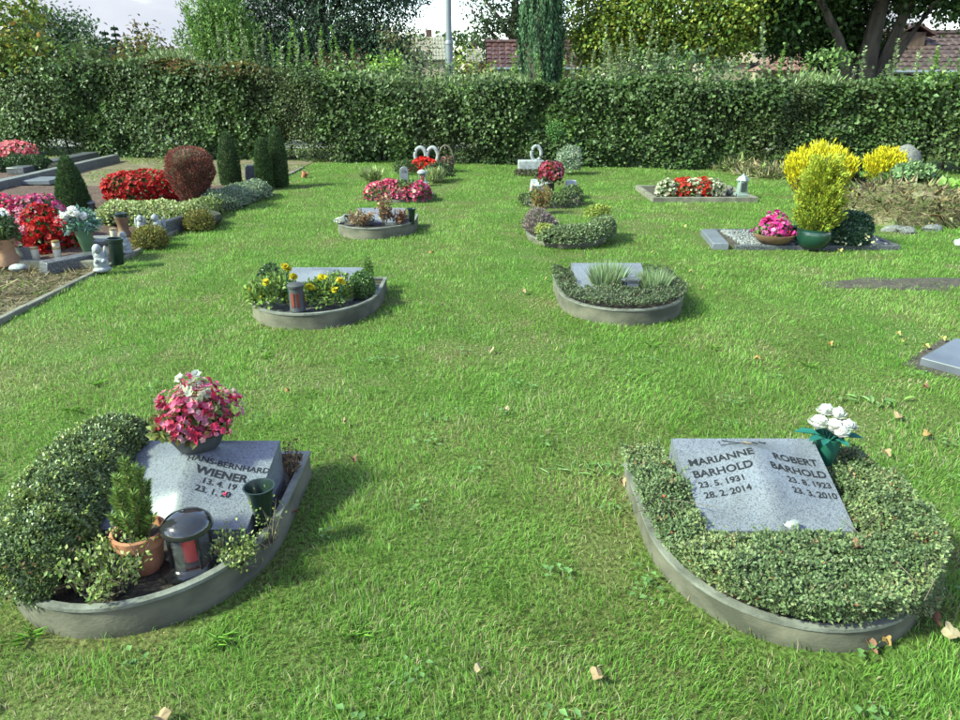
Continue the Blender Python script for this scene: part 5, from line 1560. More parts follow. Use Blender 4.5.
P, N = shell(2600, (c[0], c[1], .22), (.27, .2, .26), .5, -.6, 26, .16)
simple_plant('silver_shrub', 'silvery white-flowered shrub at the foot of the hedge', 'shrub', P, N, .04, .018, [(.22, .27, .19), (.34, .38, .3), (.13, .19, .09)], M_LEAF)
c = gp(557, 168, 0) + np.array([0, .35, 0])
t = thing('standard_topiary', 'small green topiary head on a thin stem before the hedge', 'shrub', c)
MB().tube([(c[0], c[1], 0), (c[0], c[1], .5)], .015, 6).build('stem', M_BARK, t)
P, N = shell(1500, (c[0], c[1], .62), (.2, .18, .2), .7, -1, 27, .06)
A, Nn = orient(N)
leaves('foliage', P, A, Nn, .04, .022, pick([(.07, .16, .04), (.1, .21, .06)], len(P)), M_LEAF, t)

# ---- rectangular grave further right
a, b = gp(650, 199), gp(757, 203)
x0, x1, y0, y1 = a[0], b[0], 9.85, 11.0
t = thing('grave_border', 'rectangular concrete grave border with red and cream begonias on the right', 'grave border', ((x0 + x1) / 2, y0, 0))
for (cx_, cy_, w_, d_) in (((x0 + x1) / 2, y0, x1 - x0 + .06, .06), ((x0 + x1) / 2, y1, x1 - x0 + .06, .06), (x0, (y0 + y1) / 2, .06, y1 - y0 - .064), (x1, (y0 + y1) / 2, .06, y1 - y0 - .064)):
    MB().box((cx_, cy_, .02), (w_, d_, .1)).build('kerb', M_CONC, t, bevel=.006)
MB().box(((x0 + x1) / 2, (y0 + y1) / 2, .01), (x1 - x0 - .07, y1 - y0 - .07, .05)).build('soil', M_SOIL, t, smooth=False)
EXCL.append([(x0 - .05, y0 - .05), (x1 + .05, y0 - .05), (x1 + .05, y1 + .05), (x0 - .05, y1 + .05)])
for k, (px, cr) in enumerate([(669, 1), (682, 0), (695, 1), (690, 0), (703, 0), (716, 1), (708, 0)]):
    c = gp(px, 199, .03) + np.array([0, .12 + .25 * (k in (3, 6)), 0])
    P, N = shell(200, (c[0], c[1], .1), (.14, .13, .15), .4, -.3, 30 + k)
    lab = ['cream begonia at the left end of the rectangular grave', 'red begonia second from the left in the rectangular grave', 'cream begonia in the middle of the rectangular grave', 'red begonia behind the middle cream begonia', 'red begonia right of the middle cream begonia', 'cream begonia at the right end of the row', 'red begonia at the back right of the row'][k]
    t = thing('begonia_plant', lab, 'flowering plant', c, 'begonias in the rectangular grave')
    A, Nn = orient(N)
    leaves('foliage', P, A, Nn, .05, .035, pick([(.07, .12, .03), (.1, .15, .05)], len(P)), M_LEAF, t)
    P, N = shell(150, (c[0], c[1], .12), (.165, .15, .17), .8, -.3, 30 + k)
    blossoms('blossom', P, N, .05, [(.43, .415, .31), (.39, .39, .27)] if cr else [(.48, .025, .018), (.55, .05, .03)], M_PETAL, t)
c = gp(741, 196, .04)
t = thing('grave_lantern', 'grey-green lantern standing in the rectangular grave', 'grave lantern', c)
MVG = surf('verdigris', (.16, .21, .19), (.22, .27, .25), .6, 9)
MB().box((c[0], c[1], c[2] + .02), (.17, .17, .04)).build('base', MVG, t, bevel=.005)
MB().box((c[0], c[1], c[2] + .13), (.12, .12, .18), 0, .9).build('housing', MVG, t, bevel=.005)
MB().box((c[0], c[1] - .061, c[2] + .13), (.07, .012, .12)).build('pane', M_WINDOW, t, smooth=False)
MB().lathe([(.1, 0), (.06, .05), (.02, .07), (.015, .09), (0, .095)], (c[0], c[1], c[2] + .22), 4).build('roof', MVG, t)
c = gp(729, 197, .04)
t = thing('bird_figure', 'little dark bird figure left of the grey-green lantern', 'figurine', c)
MB().blob((c[0], c[1], c[2] + .06), (.05, .035, .045), 3, .08, 12, 8).build('body', M_CHAR, t)
MB().blob((c[0] + .02, c[1], c[2] + .12), (.025, .022, .028), 4, .05, 10, 7).build('head', M_CHAR, t)
MB().box((c[0] - .06, c[1], c[2] + .07), (.06, .02, .012), 0, 1, .0).build('tail', M_CHAR, t)

# ---- gravel grave with bowl, golden cypress and round bush
x0, x1, yf_, yb_ = gp(738, 252)[0], gp(905, 252)[0], 6.95, 7.75
sx0 = gp(732, 246)[0] - .05
t = thing('grave_border', 'dark low stone border of the gravel grave with the golden cypress', 'grave border', ((x0 + x1) / 2, 7.3, 0))
for (cx_, cy_, w_, d_) in (((x0 + x1) / 2, yf_, x1 - x0, .05), ((x0 + x1) / 2, yb_, x1 - x0, .05), (x1 - .02, (yf_ + yb_) / 2, .05, yb_ - yf_ - .054)):
    MB().box((cx_, cy_, .015), (w_, d_, .06)).build('kerb', M_STONE_D, t, bevel=.004)
MB().box(((x0 + x1) / 2, (yf_ + yb_) / 2, 0), (x1 - x0 - .06, yb_ - yf_ - .06, .05)).build('soil', M_SOIL, t, smooth=False)
EXCL.append([(x0 - .25, yf_ - .06), (x1 + .03, yf_ - .06), (x1 + .03, yb_ + .05), (x0 - .25, yb_ + .05)])
V, Fc = [], []
for k in range(1500):
    gx = x0 + .1 + (x1 - x0 - .2) * (rng.random() ** 1.6 if k < 1100 else 1 - .12 * rng.random())
    g = MB().blob((gx, yf_ + .06 + (yb_ - yf_ - .12) * rng.random(), .032 + .01 * rng.random()), tuple(.012 + .012 * rng.random(3)), k, .15, 6, 4)
    kk = len(V); V += g.v; Fc += [tuple(kk + i for i in q) for q in g.f]
o = MB().add(V, Fc).build('gravel', surf('pale_gravel', (.2, .2, .2), (.08, .08, .085), .85, 30, lo=.4, hi=.6), t); o['kind'] = 'stuff'
t = thing('stone_plate', 'pale rough stone plate lying at the left end of the gravel grave', 'stone plate', (x0 - .1, 7.3, 0))
MB().box((x0 - .1, 7.3, .03), (.16, .72, .07), -.12).build('plate', M_STONE, t, bevel=.008)
c = gp(773, 243, .04)
bw, cc = begonia_pot('brown bowl of magenta begonias left of the golden cypress', c, [(.1, 0), (.15, .02), (.2, .07), (.205, .1), (.185, .1), (.16, .06), (0, .06)], M_BROWN, .19, .2, 330, .05,
            [(.5, .028, .2), (.56, .07, .28), (.58, .16, .35), (.38, .02, .07)], [3, 4, 3, 1.5], name='begonia_bowl', nleaf=380, leafsize=.055)
c = gp(812, 246, .04)
cone_ = thing('golden_cypress', 'tall yellow-green cypress in a green glazed pot', 'potted plant', c)
MB().lathe([(.12, 0), (.15, .03), (.175, .1), (.16, .16), (.165, .17), (.165, .18), (.14, .18), (.13, .12), (0, .12)], c, 26).build('pot', surf('green_glaze', (.006, .028, .02), (.01, .042, .03), .2, 5, coat=.4), cone_)
PP, NN = [], []
for k in range(230):
    a = rng.random() * 6.28; z0 = .15 + .58 * rng.random()
    rr = .21 * (.75 + .35 * rng.random()) * (1 - .35 * max(0, (z0 - .5) / .25))
    p0 = np.array([c[0] + .35 * rr * math.cos(a), c[1] + .35 * rr * math.sin(a), c[2] + z0 - .03])
    p1 = p0 + np.array([rr * .68 * math.cos(a), rr * .68 * math.sin(a), .1 + .1 * rng.random()])
    m = 60; s = rng.random(m)
    PP.append(p0 + (p1 - p0) * s[:, None] + .014 * rng.normal(size=(m, 3))); NN.append(np.tile(nrm(p1 - p0), (m, 1)))
P, N = np.concatenate(PP), np.concatenate(NN); n = len(P)
hz_ = np.clip((P[:, 2] - c[2]) / 1.0, 0, 1)[:, None]
C = pick([(.16, .25, .03), (.12, .2, .03), (.27, .28, .035), (.24, .17, .05)], n, [4, 3, 3, .8]) * (1 - .6 * hz_) + pick([(.46, .42, .02), (.3, .34, .03)], n) * .6 * hz_
leaves('foliage', P, nrm(N + rdir(n) * .5), nrm(rdir(n) + [0, -.3, .6]), .035, .014, C, M_NEEDLE, cone_)
MB().tube([c + np.array([0, 0, .12]), c + np.array([0, 0, .85])], [.018, .006], 6).build('trunk', M_BARK, cone_)
c = gp(855, 248, .03)
P, N = shell(4200, (c[0], c[1] + .2, .15), (.23, .2, .21), .75, -.5, 46, .08)
rb = simple_plant('round_bush', 'dark green round bush with tiny pale blossoms right of the golden cypress', 'shrub', P, N, .032, .02, [(.02, .06, .03), (.035, .085, .04), (.055, .11, .05)], M_GLOSSLEAF, corec=((c[0], c[1] + .2, .13), (.18, .16, .16)))
P, N = shell(170, (c[0] + .05, c[1] + .16, .1), (.21, .2, .14), .9, -.5, 47)
k = P[:, 1] < c[1] + .14
blossoms('blossom', P[k], N[k], .026, [(.65, .62, .3), (.7, .68, .5)], M_PETAL, rb)
c = gp(800, 243, .03) + np.array([0, .1, 0])
cone_vase('small dark pot hidden between the begonia bowl and the green glazed pot', c, .15, .07, .05, M_PLAST, 'dark_pot')

# ---- rockery at the right: golden shrubs, boulders, dry grass mound
def golden(name, label, c, R_, H, n, cols):
    t = thing(name, label, 'shrub', c)
    PP, NN = [], []
    for k in range(n):
        a = rng.random() * 6.28; r = R_ * math.sqrt(rng.random())
        p0 = np.array([c[0] + .6 * r * math.cos(a), c[1] + .5 * r * math.sin(a), c[2] + .1 * H])
        p1 = p0 + np.array([.6 * r * math.cos(a), .4 * r * math.sin(a), H * (.75 + .25 * rng.random()) * (1 - .35 * (r / R_) ** 2)])
        m = 46; s = .15 + .85 * rng.random(m)
        PP.append(p0 + (p1 - p0) * s[:, None] + .02 * rng.normal(size=(m, 3))); NN.append(np.tile(nrm(p1 - p0), (m, 1)))
    P, N = np.concatenate(PP), np.concatenate(NN); m = len(P)
    u = np.clip((P[:, 2] - c[2]) / H, 0, 1)
    C = np.where((rng.random(m) < sstep(.05, .55, u))[:, None], pick(cols, m), pick([(.13, .2, .03), (.2, .25, .03), (.2, .14, .08)], m))
    leaves('foliage', P, nrm(N + rdir(m) * .35), nrm(rdir(m) + [0, -.3, .5]), .06, .02, C, M_NEEDLE, t)
    MB().tube([c, (c[0], c[1], c[2] + H * .6)], [.03, .01], 6).build('trunk', M_BARK, t)
    return t
YEL = [(.5, .42, .01), (.56, .48, .02), (.4, .37, .02)]
c = gp(813, 203, 0)
golden('golden_conifer', 'broad bright yellow conifer behind the golden cypress pot', c, .4, gy(813, 146, c[1])[2], 360, YEL)
c = gp(880, 187, 0)
golden('golden_conifer', 'bright yellow feathery conifer left of the grey boulder', c, .27, gy(880, 150, c[1])[2], 190, YEL)
def boulder(label, px, py, rx, rz_, seed):
    c = gp(px, py, 0)
    o = MB().blob((c[0], c[1] + .2, rz_ * .75), (rx, rx * .8, rz_), seed, .1, 26, 16).build('boulder', granite('boulder_stone%d' % seed, (.14, .136, .132), (.08, .08, .08), (.19, .186, .175), .9, 60))
    return tag(o, label, 'boulder', 'boulders near the hedge')
boulder('rounded grey boulder at the foot of the hedge right of the golden conifers', 907, 179, .27, .3, 51)
boulder('pale boulder top showing behind the broad yellow conifer', 820, 172, .3, .33, 52)
def tuft_mass(name, label, cat, c, rx, ry, H, n, cols, ln, wd, w=None, lean=.6, part='blades', kind=None, mat=None):
    t = thing(name, label, cat, c)
    a, r = rng.random(n) * 6.28, np.sqrt(rng.random(n))
    P = np.stack([c[0] + rx * r * np.cos(a), c[1] + ry * r * np.sin(a), c[2] + H * (1 - r ** 2) * rng.random(n) ** .5], 1)
    A = nrm(np.stack([np.cos(a) * r * lean, np.sin(a) * r * lean, np.full(n, .45)], 1) + .45 * rng.normal(size=(n, 3)))
    leaves(part, P, A, rdir(n), ln * (.5 + .8 * rng.random(n)), wd, pick(cols, n, w), mat or M_DRY, t, droop=.35, fold=.05)
    return t
c = gp(852, 205, 0)
tuft_mass('heather_clump', 'dark brown-green feathery clump between the golden cypress and the dry grass', 'plant', c + np.array([0, .2, 0]), .36, .28, .38, 2600, [(.12, .12, .06), (.17, .16, .08), (.09, .11, .05)], .12, .006)
M_MOUND = surf('mound_earth', (.2, .165, .095), (.1, .14, .045), .95, 4, .7, 40, c3=(.16, .15, .075))
c = gp(912, 226, 0)
t = thing('grass_mound', 'mound of dry straw-coloured grass at the right edge', 'mound', c + np.array([.25, .5, 0]))
MB().blob((c[0] + .22, c[1] + .6, 0), (.8, .66, .33), 6, .2, 30, 14).build('earth', M_MOUND, t)
n = 15000
a, r = rng.random(n) * 6.28, np.sqrt(rng.random(n))
zz = .38 * np.sqrt(np.clip(1 - r ** 2, 0, 1))
P = np.stack([c[0] + .22 + .92 * r * np.cos(a), c[1] + .6 + .76 * r * np.sin(a), zz], 1)
Nm = nrm(np.stack([np.cos(a) * r * .45, np.sin(a) * r * .55, np.sqrt(np.clip(1 - r ** 2, .02, 1))], 1))
A = nrm(np.cross(Nm, rdir(n)) + Nm * .12 + [0, -.3, -.1])
leaves('straw', P, A, rdir(n), .12 * (.5 + .8 * rng.random(n)), .004, pick([(.28, .225, .14), (.23, .18, .105), (.32, .27, .17), (.15, .2, .065)], n, [3, 3, 2, 4]), M_DRY, t, droop=.08, fold=.05)
m = 1100
a, r = rng.random(m) * 6.28, np.sqrt(rng.random(m))
P = np.stack([c[0] + .22 + .9 * r * np.cos(a), c[1] + .6 + .74 * r * np.sin(a), .34 * np.sqrt(np.clip(1 - r ** 2, 0, 1))], 1)
A = nrm(np.stack([np.cos(a) * .6, np.sin(a) * .6 - .3, np.full(m, .55)], 1) + .5 * rng.normal(size=(m, 3)))
leaves('long_grass', P, A, rdir(m), .17 * (.4 + .8 * rng.random(m)), .0035, pick([(.4, .32, .2), (.36, .28, .17), (.22, .26, .1), (.3, .24, .14)], m), M_DRY, t, droop=.5, fold=.03)
c3 = gp(918, 205, .1)
tuft_mass('mound_weeds', 'green weedy tuft on top of the dry grass mound', 'plant', np.array([c3[0] + .1, c3[1] + .35, .24]), .5, .36, .26, 3200, [(.11, .18, .05), (.15, .22, .07), (.08, .13, .04)], .11, .02, mat=M_LEAF)
P, N = shell(700, (c3[0] - .05, c3[1] + .2, .46), (.22, .16, .1), .4, -.3, 61)
simple_plant('broad_weed', 'pale broad-leaved weed crowning the dry grass mound', 'plant', P, N, .075, .05, [(.16, .25, .11), (.22, .31, .15)], M_LEAF, base=np.array([c3[0], c3[1] + .2, .2]))
c = gp(962, 218, 0)
P, N = shell(420, (c[0], c[1] + .2, .2), (.25, .2, .2), .4, -.3, 62)
simple_plant('broad_weed', 'bright green broad-leaved weed cut off by the right picture edge', 'plant', P, N, .1, .06, [(.16, .28, .05), (.22, .33, .08)], M_LEAF)
for k, (px, py, rr, lab) in enumerate([(893, 231, .13, 'largest'), (906, 233, .1, 'middle'), (930, 231, .12, 'right-hand')]):
    c = gp(px, py, 0)
    o = MB().blob((c[0], c[1], .02), (rr, rr * .6, .05), 80 + k, .2, 14, 8).build('field_stone', M_STONE_M)
    tag(o, f'{lab} flat grey stone lying before the dry grass mound', 'stone', 'flat stones before the mound')
c = gp(962, 246, 0)
o = MB().blob((c[0], c[1], .03), (.08, .06, .05), 90, .15, 14, 8).build('white_stone', M_WHITE)
tag(o, 'small white stone in the lawn at the right picture edge', 'stone')
for k, (px, py, w_, h_) in enumerate([(768, 178, .5, .4), (745, 172, .5, .35), (785, 180, .4, .3)]):
    c = gp(px, py, 0)
    tuft_mass('wild_grass_clump', ['brownish wild grass clump left of the broad yellow conifer', 'sparse wild grass at the hedge foot behind the grey-green lantern', 'low wild grass right beside the broad yellow conifer'][k], 'plant', c + np.array([0, .2, 0]), w_, .25, h_ * .5, 420, [(.34, .32, .17), (.2, .28, .09), (.42, .36, .22)], .17, .005)

# flat slab at the right picture edge
c0, c1 = gp(934, 373, .05), gp(975, 356, .05)
t = thing('flat_gravestone', 'flat polished grey slab in a soil frame at the right picture edge', 'gravestone', (2.95, 3.85, 0))
sl = [(2.63, 3.88), (2.9, 3.55), (3.32, 3.9), (3.05, 4.22)]
MB().prism(sl, 0, .055).build('slab', surf('blue_grey_slate', (.07, .074, .095), (.1, .105, .13), .35, 5), t, bevel=.006, smooth=False)
o = MB().prism([(2.53, 3.9), (2.88, 3.46), (3.45, 3.86), (3.05, 4.33)], -.03, .008).build('soil', M_SOIL, t, smooth=False)
EXCL.append([(2.56, 3.9), (2.88, 3.5), (3.42, 3.87), (3.05, 4.3)])

# ------------------------------------------------------------------ old graves on the left
def grave_light(label, c, h=.13, r=.034, group='white grave lights in the left bed', lid=None, mat=None):
    t = thing('grave_light', label, 'grave light', c, group)
    MB().lathe([(r * .85, 0), (r * .9, .01), (r, h * .85), (r * .92, h * .88)], c, 18).build('jar', mat or M_WAX, t)
    MB().lathe([(r * 1.02, h * .87), (r * 1.05, h * .9), (r * 1.02, h), (r * .6, h * 1.03), (0, h * 1.04)], c, 18).build('lid', lid or M_GOLD, t)
    return t
grave_light('cream grave light nearest the terracotta urn', gp(37, 261, .04))
grave_light('cream grave light in front of its twin below the red begonias', gp(59, 261, .04))
grave_light('cream grave light half hidden behind its twin below the red begonias', gp(58, 254, .04))
grave_light('cream grave light behind the dark cylindrical vase', gp(115, 241, .04))

c = gp(8, 264, .04)
t = thing('terracotta_urn', 'waisted terracotta urn with a leafy plant at the left picture edge', 'planter', c)
MB().lathe([(.12, 0), (.12, .02), (.085, .09), (.08, .14), (.11, .21), (.115, .235), (.1, .235), (0, .2)], c, 26).build('urn', surf('aged_terracotta', (.3, .16, .085), (.22, .12, .07), .85, 8, .3, 40), t)
P, N = shell(700, (c[0], c[1], c[2] + .32), (.14, .13, .16), .3, -.8, 63)
A, Nn = orient(N)
leaves('foliage', P, A, Nn, .05, .03, pick([(.06, .1, .03), (.1, .14, .05)], len(P)), M_LEAF, t)
P, N = shell(26, (c[0], c[1] - .02, c[2] + .45), (.1, .08, .06), .6, -.3, 64)
blossoms('blossom', P, N, .05, [(.8, .8, .76)], M_PETAL, t)

def bed_clump(label, px, py, R_, H, nb, bs, cols, w=None, seed=1, z=.03, dy=.0, sx=1.0, nl=420, group='begonia clumps in the left beds', lf=.055):
    c = gp(px, py, z) + np.array([0, dy, 0])
    t = thing('begonia_clump', label, 'flowering plant', c, group)
    P, N = shell(nl, (c[0], c[1], c[2] + H * .35), (R_ * .85 * sx, R_ * .8, H * .6), .3, -.6, seed)
    A, Nn = orient(N)
    leaves('foliage', P, A, Nn, lf, lf * .7, pick([(.05, .1, .025), (.08, .14, .04)], len(P)), M_LEAF, t)
    P, N = shell(nb, (c[0], c[1], c[2] + H * .4), (R_ * sx, R_ * .9, H * .62), .8, -.55, seed)
    blossoms('blossom', P, N, bs, cols, M_PETAL, t, w=w)
    return t, c
MAG = [(.42, .034, .13), (.46, .08, .2), (.48, .18, .26)]
REDS = [(.34, .008, .01), (.4, .015, .014), (.27, .007, .009), (.42, .036, .032)]
bed_clump('tall magenta begonias behind the red ones at the left edge', 30, 236, .26, .42, 420, .055, MAG, seed=65, dy=.25, sx=1.1)
bed_clump('dark pink begonias cut off by the left picture edge', -4, 236, .26, .4, 330, .055, [(.6, .04, .14), (.7, .12, .24)], seed=66, dy=.2)
bed_clump('pink begonias leaning against the red ones in the left bed', 27, 250, .2, .36, 330, .055, [(.54, .15, .22), (.57, .27, .33), (.5, .08, .13)], seed=67, dy=.05)
bed_clump('scarlet begonias behind the cream grave lights', 52, 250, .22, .42, 420, .058, REDS, seed=68)
bed_clump('large mound of scarlet begonias behind the variegated hedge row', 134, 205, .38, .42, 1250, .055, REDS, seed=69, dy=.25, sx=1.42, nl=900)
bed_clump('pink begonias between the scarlet mound and the barberry ball', 165, 199, .2, .38, 240, .055, MAG, seed=70, dy=.5)
bed_clump('small dark red begonia beside the scarlet ones at the left', 74, 250, .12, .24, 110, .05, [(.45, .02, .02), (.55, .1, .08)], seed=77, dy=.1)

# yew cone, columnar yews, barberry ball
def topiary(name, label, c, prof, H, n, cols, lf=.035, cat='shrub', group=None, inner=.88, mat=M_NEEDLE, amp=.05):
    P, N = revolve(n, c, prof, H, inner, amp)
    t = thing(name, label, cat, c, group)
    pr = [(float(prof(np.array(u))) * .86, u * H) for u in np.linspace(0.0, .97, 14)]
    MB().lathe(pr, c, 14).build('inner_stems', M_CORE, t)
    A, Nn = orient(N, .6, .5, .6)
    leaves('foliage', P, A, Nn, lf * (.7 + .6 * rng.random(len(P))), lf * .3, pick(cols, len(P)), mat, t, fold=.08)
    return t
YEW = [(.03, .065, .02), (.045, .09, .027), (.065, .115, .035)]
c = gp(67, 216, .03) + np.array([0, .22, 0])
topiary('yew_cone', 'dark clipped yew cone in the left bed', c, lambda t: .2 * np.sqrt(np.clip(1 - t ** 1.6, 0.0, 1)) * (1 - .3 * t) + .004, .68, 9000, YEW)
for k, (px, py, ptop, rad, lab) in enumerate([(228, 190, 133, .185, 'dark columnar yew standing alone left of the pair'), (265, 190, 138, .14, 'shorter left yew of the columnar pair at the lawn edge'), (277, 189, 127, .16, 'taller right yew of the columnar pair at the lawn edge')]):
    c = gp(px, py, .0) + np.array([0, .2 if k != 1 else .05, 0])
    H = gy(px, ptop, c[1])[2]
    topiary('columnar_yew', lab, c, lambda t: rad * (.72 + .5 * t * (1 - t)) * np.sqrt(np.clip(1 - t ** 2.4, 0, 1)) + .003, H, 7000, YEW, group='columnar yews by the lawn edge')
c = gp(190, 210, .03) + np.array([0, .2, 0])
H = gy(190, 151, c[1])[2] - .03
topiary('barberry_ball', 'purple-red clipped barberry narrowing to its foot', c, lambda t: np.interp(t, [0, .12, .35, .6, .82, .94, 1], [.11, .15, .215, .285, .29, .21, .05]), H * 1.06, 11000,
        [(.15, .035, .035), (.21, .055, .045), (.27, .095, .065), (.12, .06, .03)], .034, inner=.82, mat=M_LEAF, amp=.09)

# variegated row and silver-grey row
def row(name, label, path, hw, h, n, cols, lf, seed, w=None, mat=M_LEAF):
    P, N = mound(n, path, hw, h, .02, .7, seed, .12)
    t = simple_plant(name, label, 'shrub', P, N, lf, lf * .62, cols, mat, w)
    cb = MB()
    pp = np.array(path)
    for u in np.linspace(0, 1, 10):
        q = np.array([np.interp(u * (len(pp) - 1), range(len(pp)), pp[:, i]) for i in (0, 1)])
        cb.blob((q[0], q[1], h * .35), (hw * .75, hw * .75, h * .4), 3, .08, 8, 6)
    o = cb.build('inner_stems', M_CORE, t); o['kind'] = 'stuff'
    return t
a, b = gp(86, 231, 0)[:2] + [0, .25], gp(200, 230, 0)[:2] + [0, .25]
row('variegated_hedge', 'low variegated cream and green hedge row across the left bed', [a, (a + b) / 2, b], .24, .24, 9000, [(.26, .3, .1), (.34, .36, .16), (.13, .2, .05), (.42, .42, .22)], .04, 81)
a, b = gp(212, 214, 0)[:2] + [-.0, .0], gp(262, 196, 0)[:2]
row('silver_hedge', 'low grey-green cushion row along the kerb up to the yew pair', [a, (a + b) / 2, b], .24, .22, 8000, [(.2, .25, .16), (.27, .31, .22), (.13, .19, .09)], .03, 82)
a, b = gp(196, 222, 0)[:2], gp(216, 212, 0)[:2]
row('green_cushion', 'short yellowish green cushion between barberry ball and silver row', [a, b], .18, .18, 2600, [(.16, .2, .06), (.22, .25, .09), (.1, .15, .04)], .03, 83)
for px, py, rx, lab in ((146, 249, .17, 'golden-brown heather dome in front of the white statuettes'), (196, 231, .155, 'golden-green heather dome near the barberry ball')):
    c = gp(px, py, .02) + np.array([0, .12, 0])
    P, N = shell(3200, (c[0], c[1], c[2] + .05), (rx, .14, .15), .7, -.3, 84, .06)
    simple_plant('heather_dome', lab, 'shrub', P, N, .035, .009, [(.2, .19, .04), (.14, .16, .035), (.26, .2, .06), (.1, .09, .03)], M_NEEDLE, up=.7, corec=((c[0], c[1], c[2] + .03), (rx * .75, .1, .11)), group='heather domes in the left bed')

# rose vase, lanterns, vases
c = gp(91, 258, .04)
t = thing('flower_vase', 'tall green cone vase with white and red roses in the left bed', 'flower vase', c)
MB().lathe([(.03, 0), (.04, .01), (.075, .25), (.08, .27), (.07, .27), (0, .15)], c, 22, tilt=(0, -.08)).build('vase_body', surf('dull_green_plastic', (.05, .1, .05), (.07, .13, .07), .5, 8), t)
top = c + np.array([-.03, 0, .27])
P, N = shell(520, top + [0, 0, .06], (.17, .12, .11), .3, -.7, 85)
A, Nn = orient(N)
leaves('foliage', P, A, Nn, .06, .022, pick([(.06, .13, .08), (.3, .42, .4), (.1, .2, .15)], len(P)), M_LEAF, t)
for dx, dz, cl in ((-.02, .15, 0), (.03, .16, 0), (.0, .19, 0), (-.07, .14, 0), (-.14, .1, 1), (-.11, .06, 1), (-.18, .06, 1), (.07, .13, 0)):
    rose(top + np.array([dx, -.06 + .03 * rng.normal(), dz]), .045, [(.56, .54, .52)] if not cl else [(.45, .03, .045)], t)
dome_lantern('weathered lantern with a grey domed cap behind the rose vase', gp(72, 236, .04), 1.25, 'glass', None, M_CHAR)
c = gp(86, 214, .03)
t = thing('grave_lantern', 'small grey lantern between yew cone and scarlet begonia mound', 'grave lantern', c + np.array([0, .1, 0]))
MB().lathe([(.06, 0), (.065, .01), (.055, .02), (.055, .11), (.075, .115), (.075, .135), (.03, .15), (0, .15)], c + np.array([0, .1, 0]), 18).build('housing', M_CHAR, t)
MB().lathe([(.078, .116), (.08, .13), (.0, .152)], c + np.array([0, .1, .002]), 18).build('cap', M_WHITE, t)
c = gp(125, 236, .04)
t = thing('brown_grave_vase', 'brown waisted vase with a dark insert left of the white statuettes', 'vase', c)
MB().lathe([(.075, 0), (.075, .02), (.05, .06), (.055, .12), (.07, .19), (.075, .2), (.062, .2), (0, .17)], c, 22).build('vase_body', M_BROWN, t)
MB().lathe([(.055, .19), (.06, .24), (.05, .245), (0, .22)], c, 18).build('insert', M_PLAST, t)
c = gp(118, 264, .04)
t = thing('grave_vase', 'dark green cylindrical vase right of the nearest white figurine', 'vase', c)
MB().lathe([(.05, 0), (.055, .01), (.06, .2), (.068, .205), (.07, .235), (.06, .235), (.05, .12), (0, .1)], c, 22, tilt=(0, .06)).build('vase_body', M_PLAST, t)
c = gp(83, 247, .03)
t = thing('stone_slab', 'pale grey slab lying under the rose vase', 'stone slab', c)
MB().box((c[0], c[1] + .12, .06), (.42, .3, .06), .08).build('slab', M_STONE_M, t, bevel=.008)

# statuettes
def statuette(label, c, s, kind, rz=0.0):
    """small cast stone figures: body, head, wings and arms as one seated or kneeling shape"""
    t = thing('statuette', label, 'statuette', c, 'white stone statuettes in the left bed')
    m = Matrix.Rotation(rz, 4, 'Z')
    def B(nm, p, r, sd=1, amp=.04):
        b = MB().blob((0, 0, 0), tuple(x * s for x in r), sd, amp, 16, 10)
        b.v = [tuple(m @ (Vector(v) + Vector([x * s for x in p])) + Vector(c)) for v in b.v]
        return b
    body = B('body', (0, 0, .07), (.062, .055, .08))
    for p, r in (((0, -.01, .02), (.075, .065, .03)), ((0, 0, .14), (.045, .04, .05)), ((-.03, -.04, .1), (.02, .035, .02)), ((.03, -.04, .1), (.02, .035, .02))):
        q = B('', p, r); k = len(body.v); body.v += q.v; body.f += [tuple(k + i for i in g) for g in q.f]
    body.build('body', M_WHITE, t)
    hd = B('head', (-.012 if kind == 'turned' else 0, -.015, .205), (.038, .04, .042), 2)
    q = B('', (-.02 if kind == 'turned' else 0, -.052, .2), (.01, .012, .01), 2); k = len(hd.v); hd.v += q.v; hd.f += [tuple(k + i for i in g) for g in q.f]
    hd.build('head', M_WHITE, t)
    if kind != 'plain':
        for sgn in (-1, 1):
            B('wing', (sgn * .045, .04, .15), (.018, .02, .07), 5).build('wing', M_WHITE, t)
    return t
statuette('white winged stone figurine nearest the kerb in the left bed', gp(103, 271, .03), .98, 'turned', .35)
statuette('white kneeling figurine partly hidden behind the dark cylindrical vase', gp(127, 253, .03), .85, 'plain', -.3)
statuette('white angel statuette, left one behind the heather dome', gp(143, 236, .05), .9, 'winged', .5)
statuette('white angel statuette, right one on the dark curved stone', gp(160, 237, .05), .98, 'turned', -.4)
# stones of the near bed
c = gp(68, 270, 0)
t = thing('granite_ledge', 'dark granite ledge lying left of the nearest white figurine', 'stone ledge', c)
a, b = gp(40, 276, 0), gp(100, 264, 0)
mid_ = (a + b) / 2
MB().box((mid_[0], mid_[1] + .05, .055), (np.hypot(*(b - a)[:2]), .16, .11), math.atan2((b - a)[1], (b - a)[0]), .93).build('block', M_STONE_D, t, bevel=.01)
c = gp(19, 264, .02)
t = thing('slate_marker', 'light grey wedge-shaped stone beside the terracotta urn', 'grave marker', c)
MB().box((c[0], c[1] + .1, .08), (.19, .14, .13), .3, .9, R(-18)).build('block', M_STONE_M, t, bevel=.008)
c = gp(17, 250, .02)
t = thing('dark_headstone', 'low dark rounded stone behind the light wedge-shaped stone', 'gravestone', c)
MB().blob((c[0], c[1] + .25, .08), (.2, .12, .13), 8, .05, 18, 10).build('block', M_STONE_D, t)
c = gp(19, 270, .02)
o = MB().blob((c[0], c[1], .04), (.07, .05, .035), 12, .15, 12, 8).build('pale_stone', M_WHITE)
tag(o, 'small pale stone at the foot of the terracotta urn', 'stone')
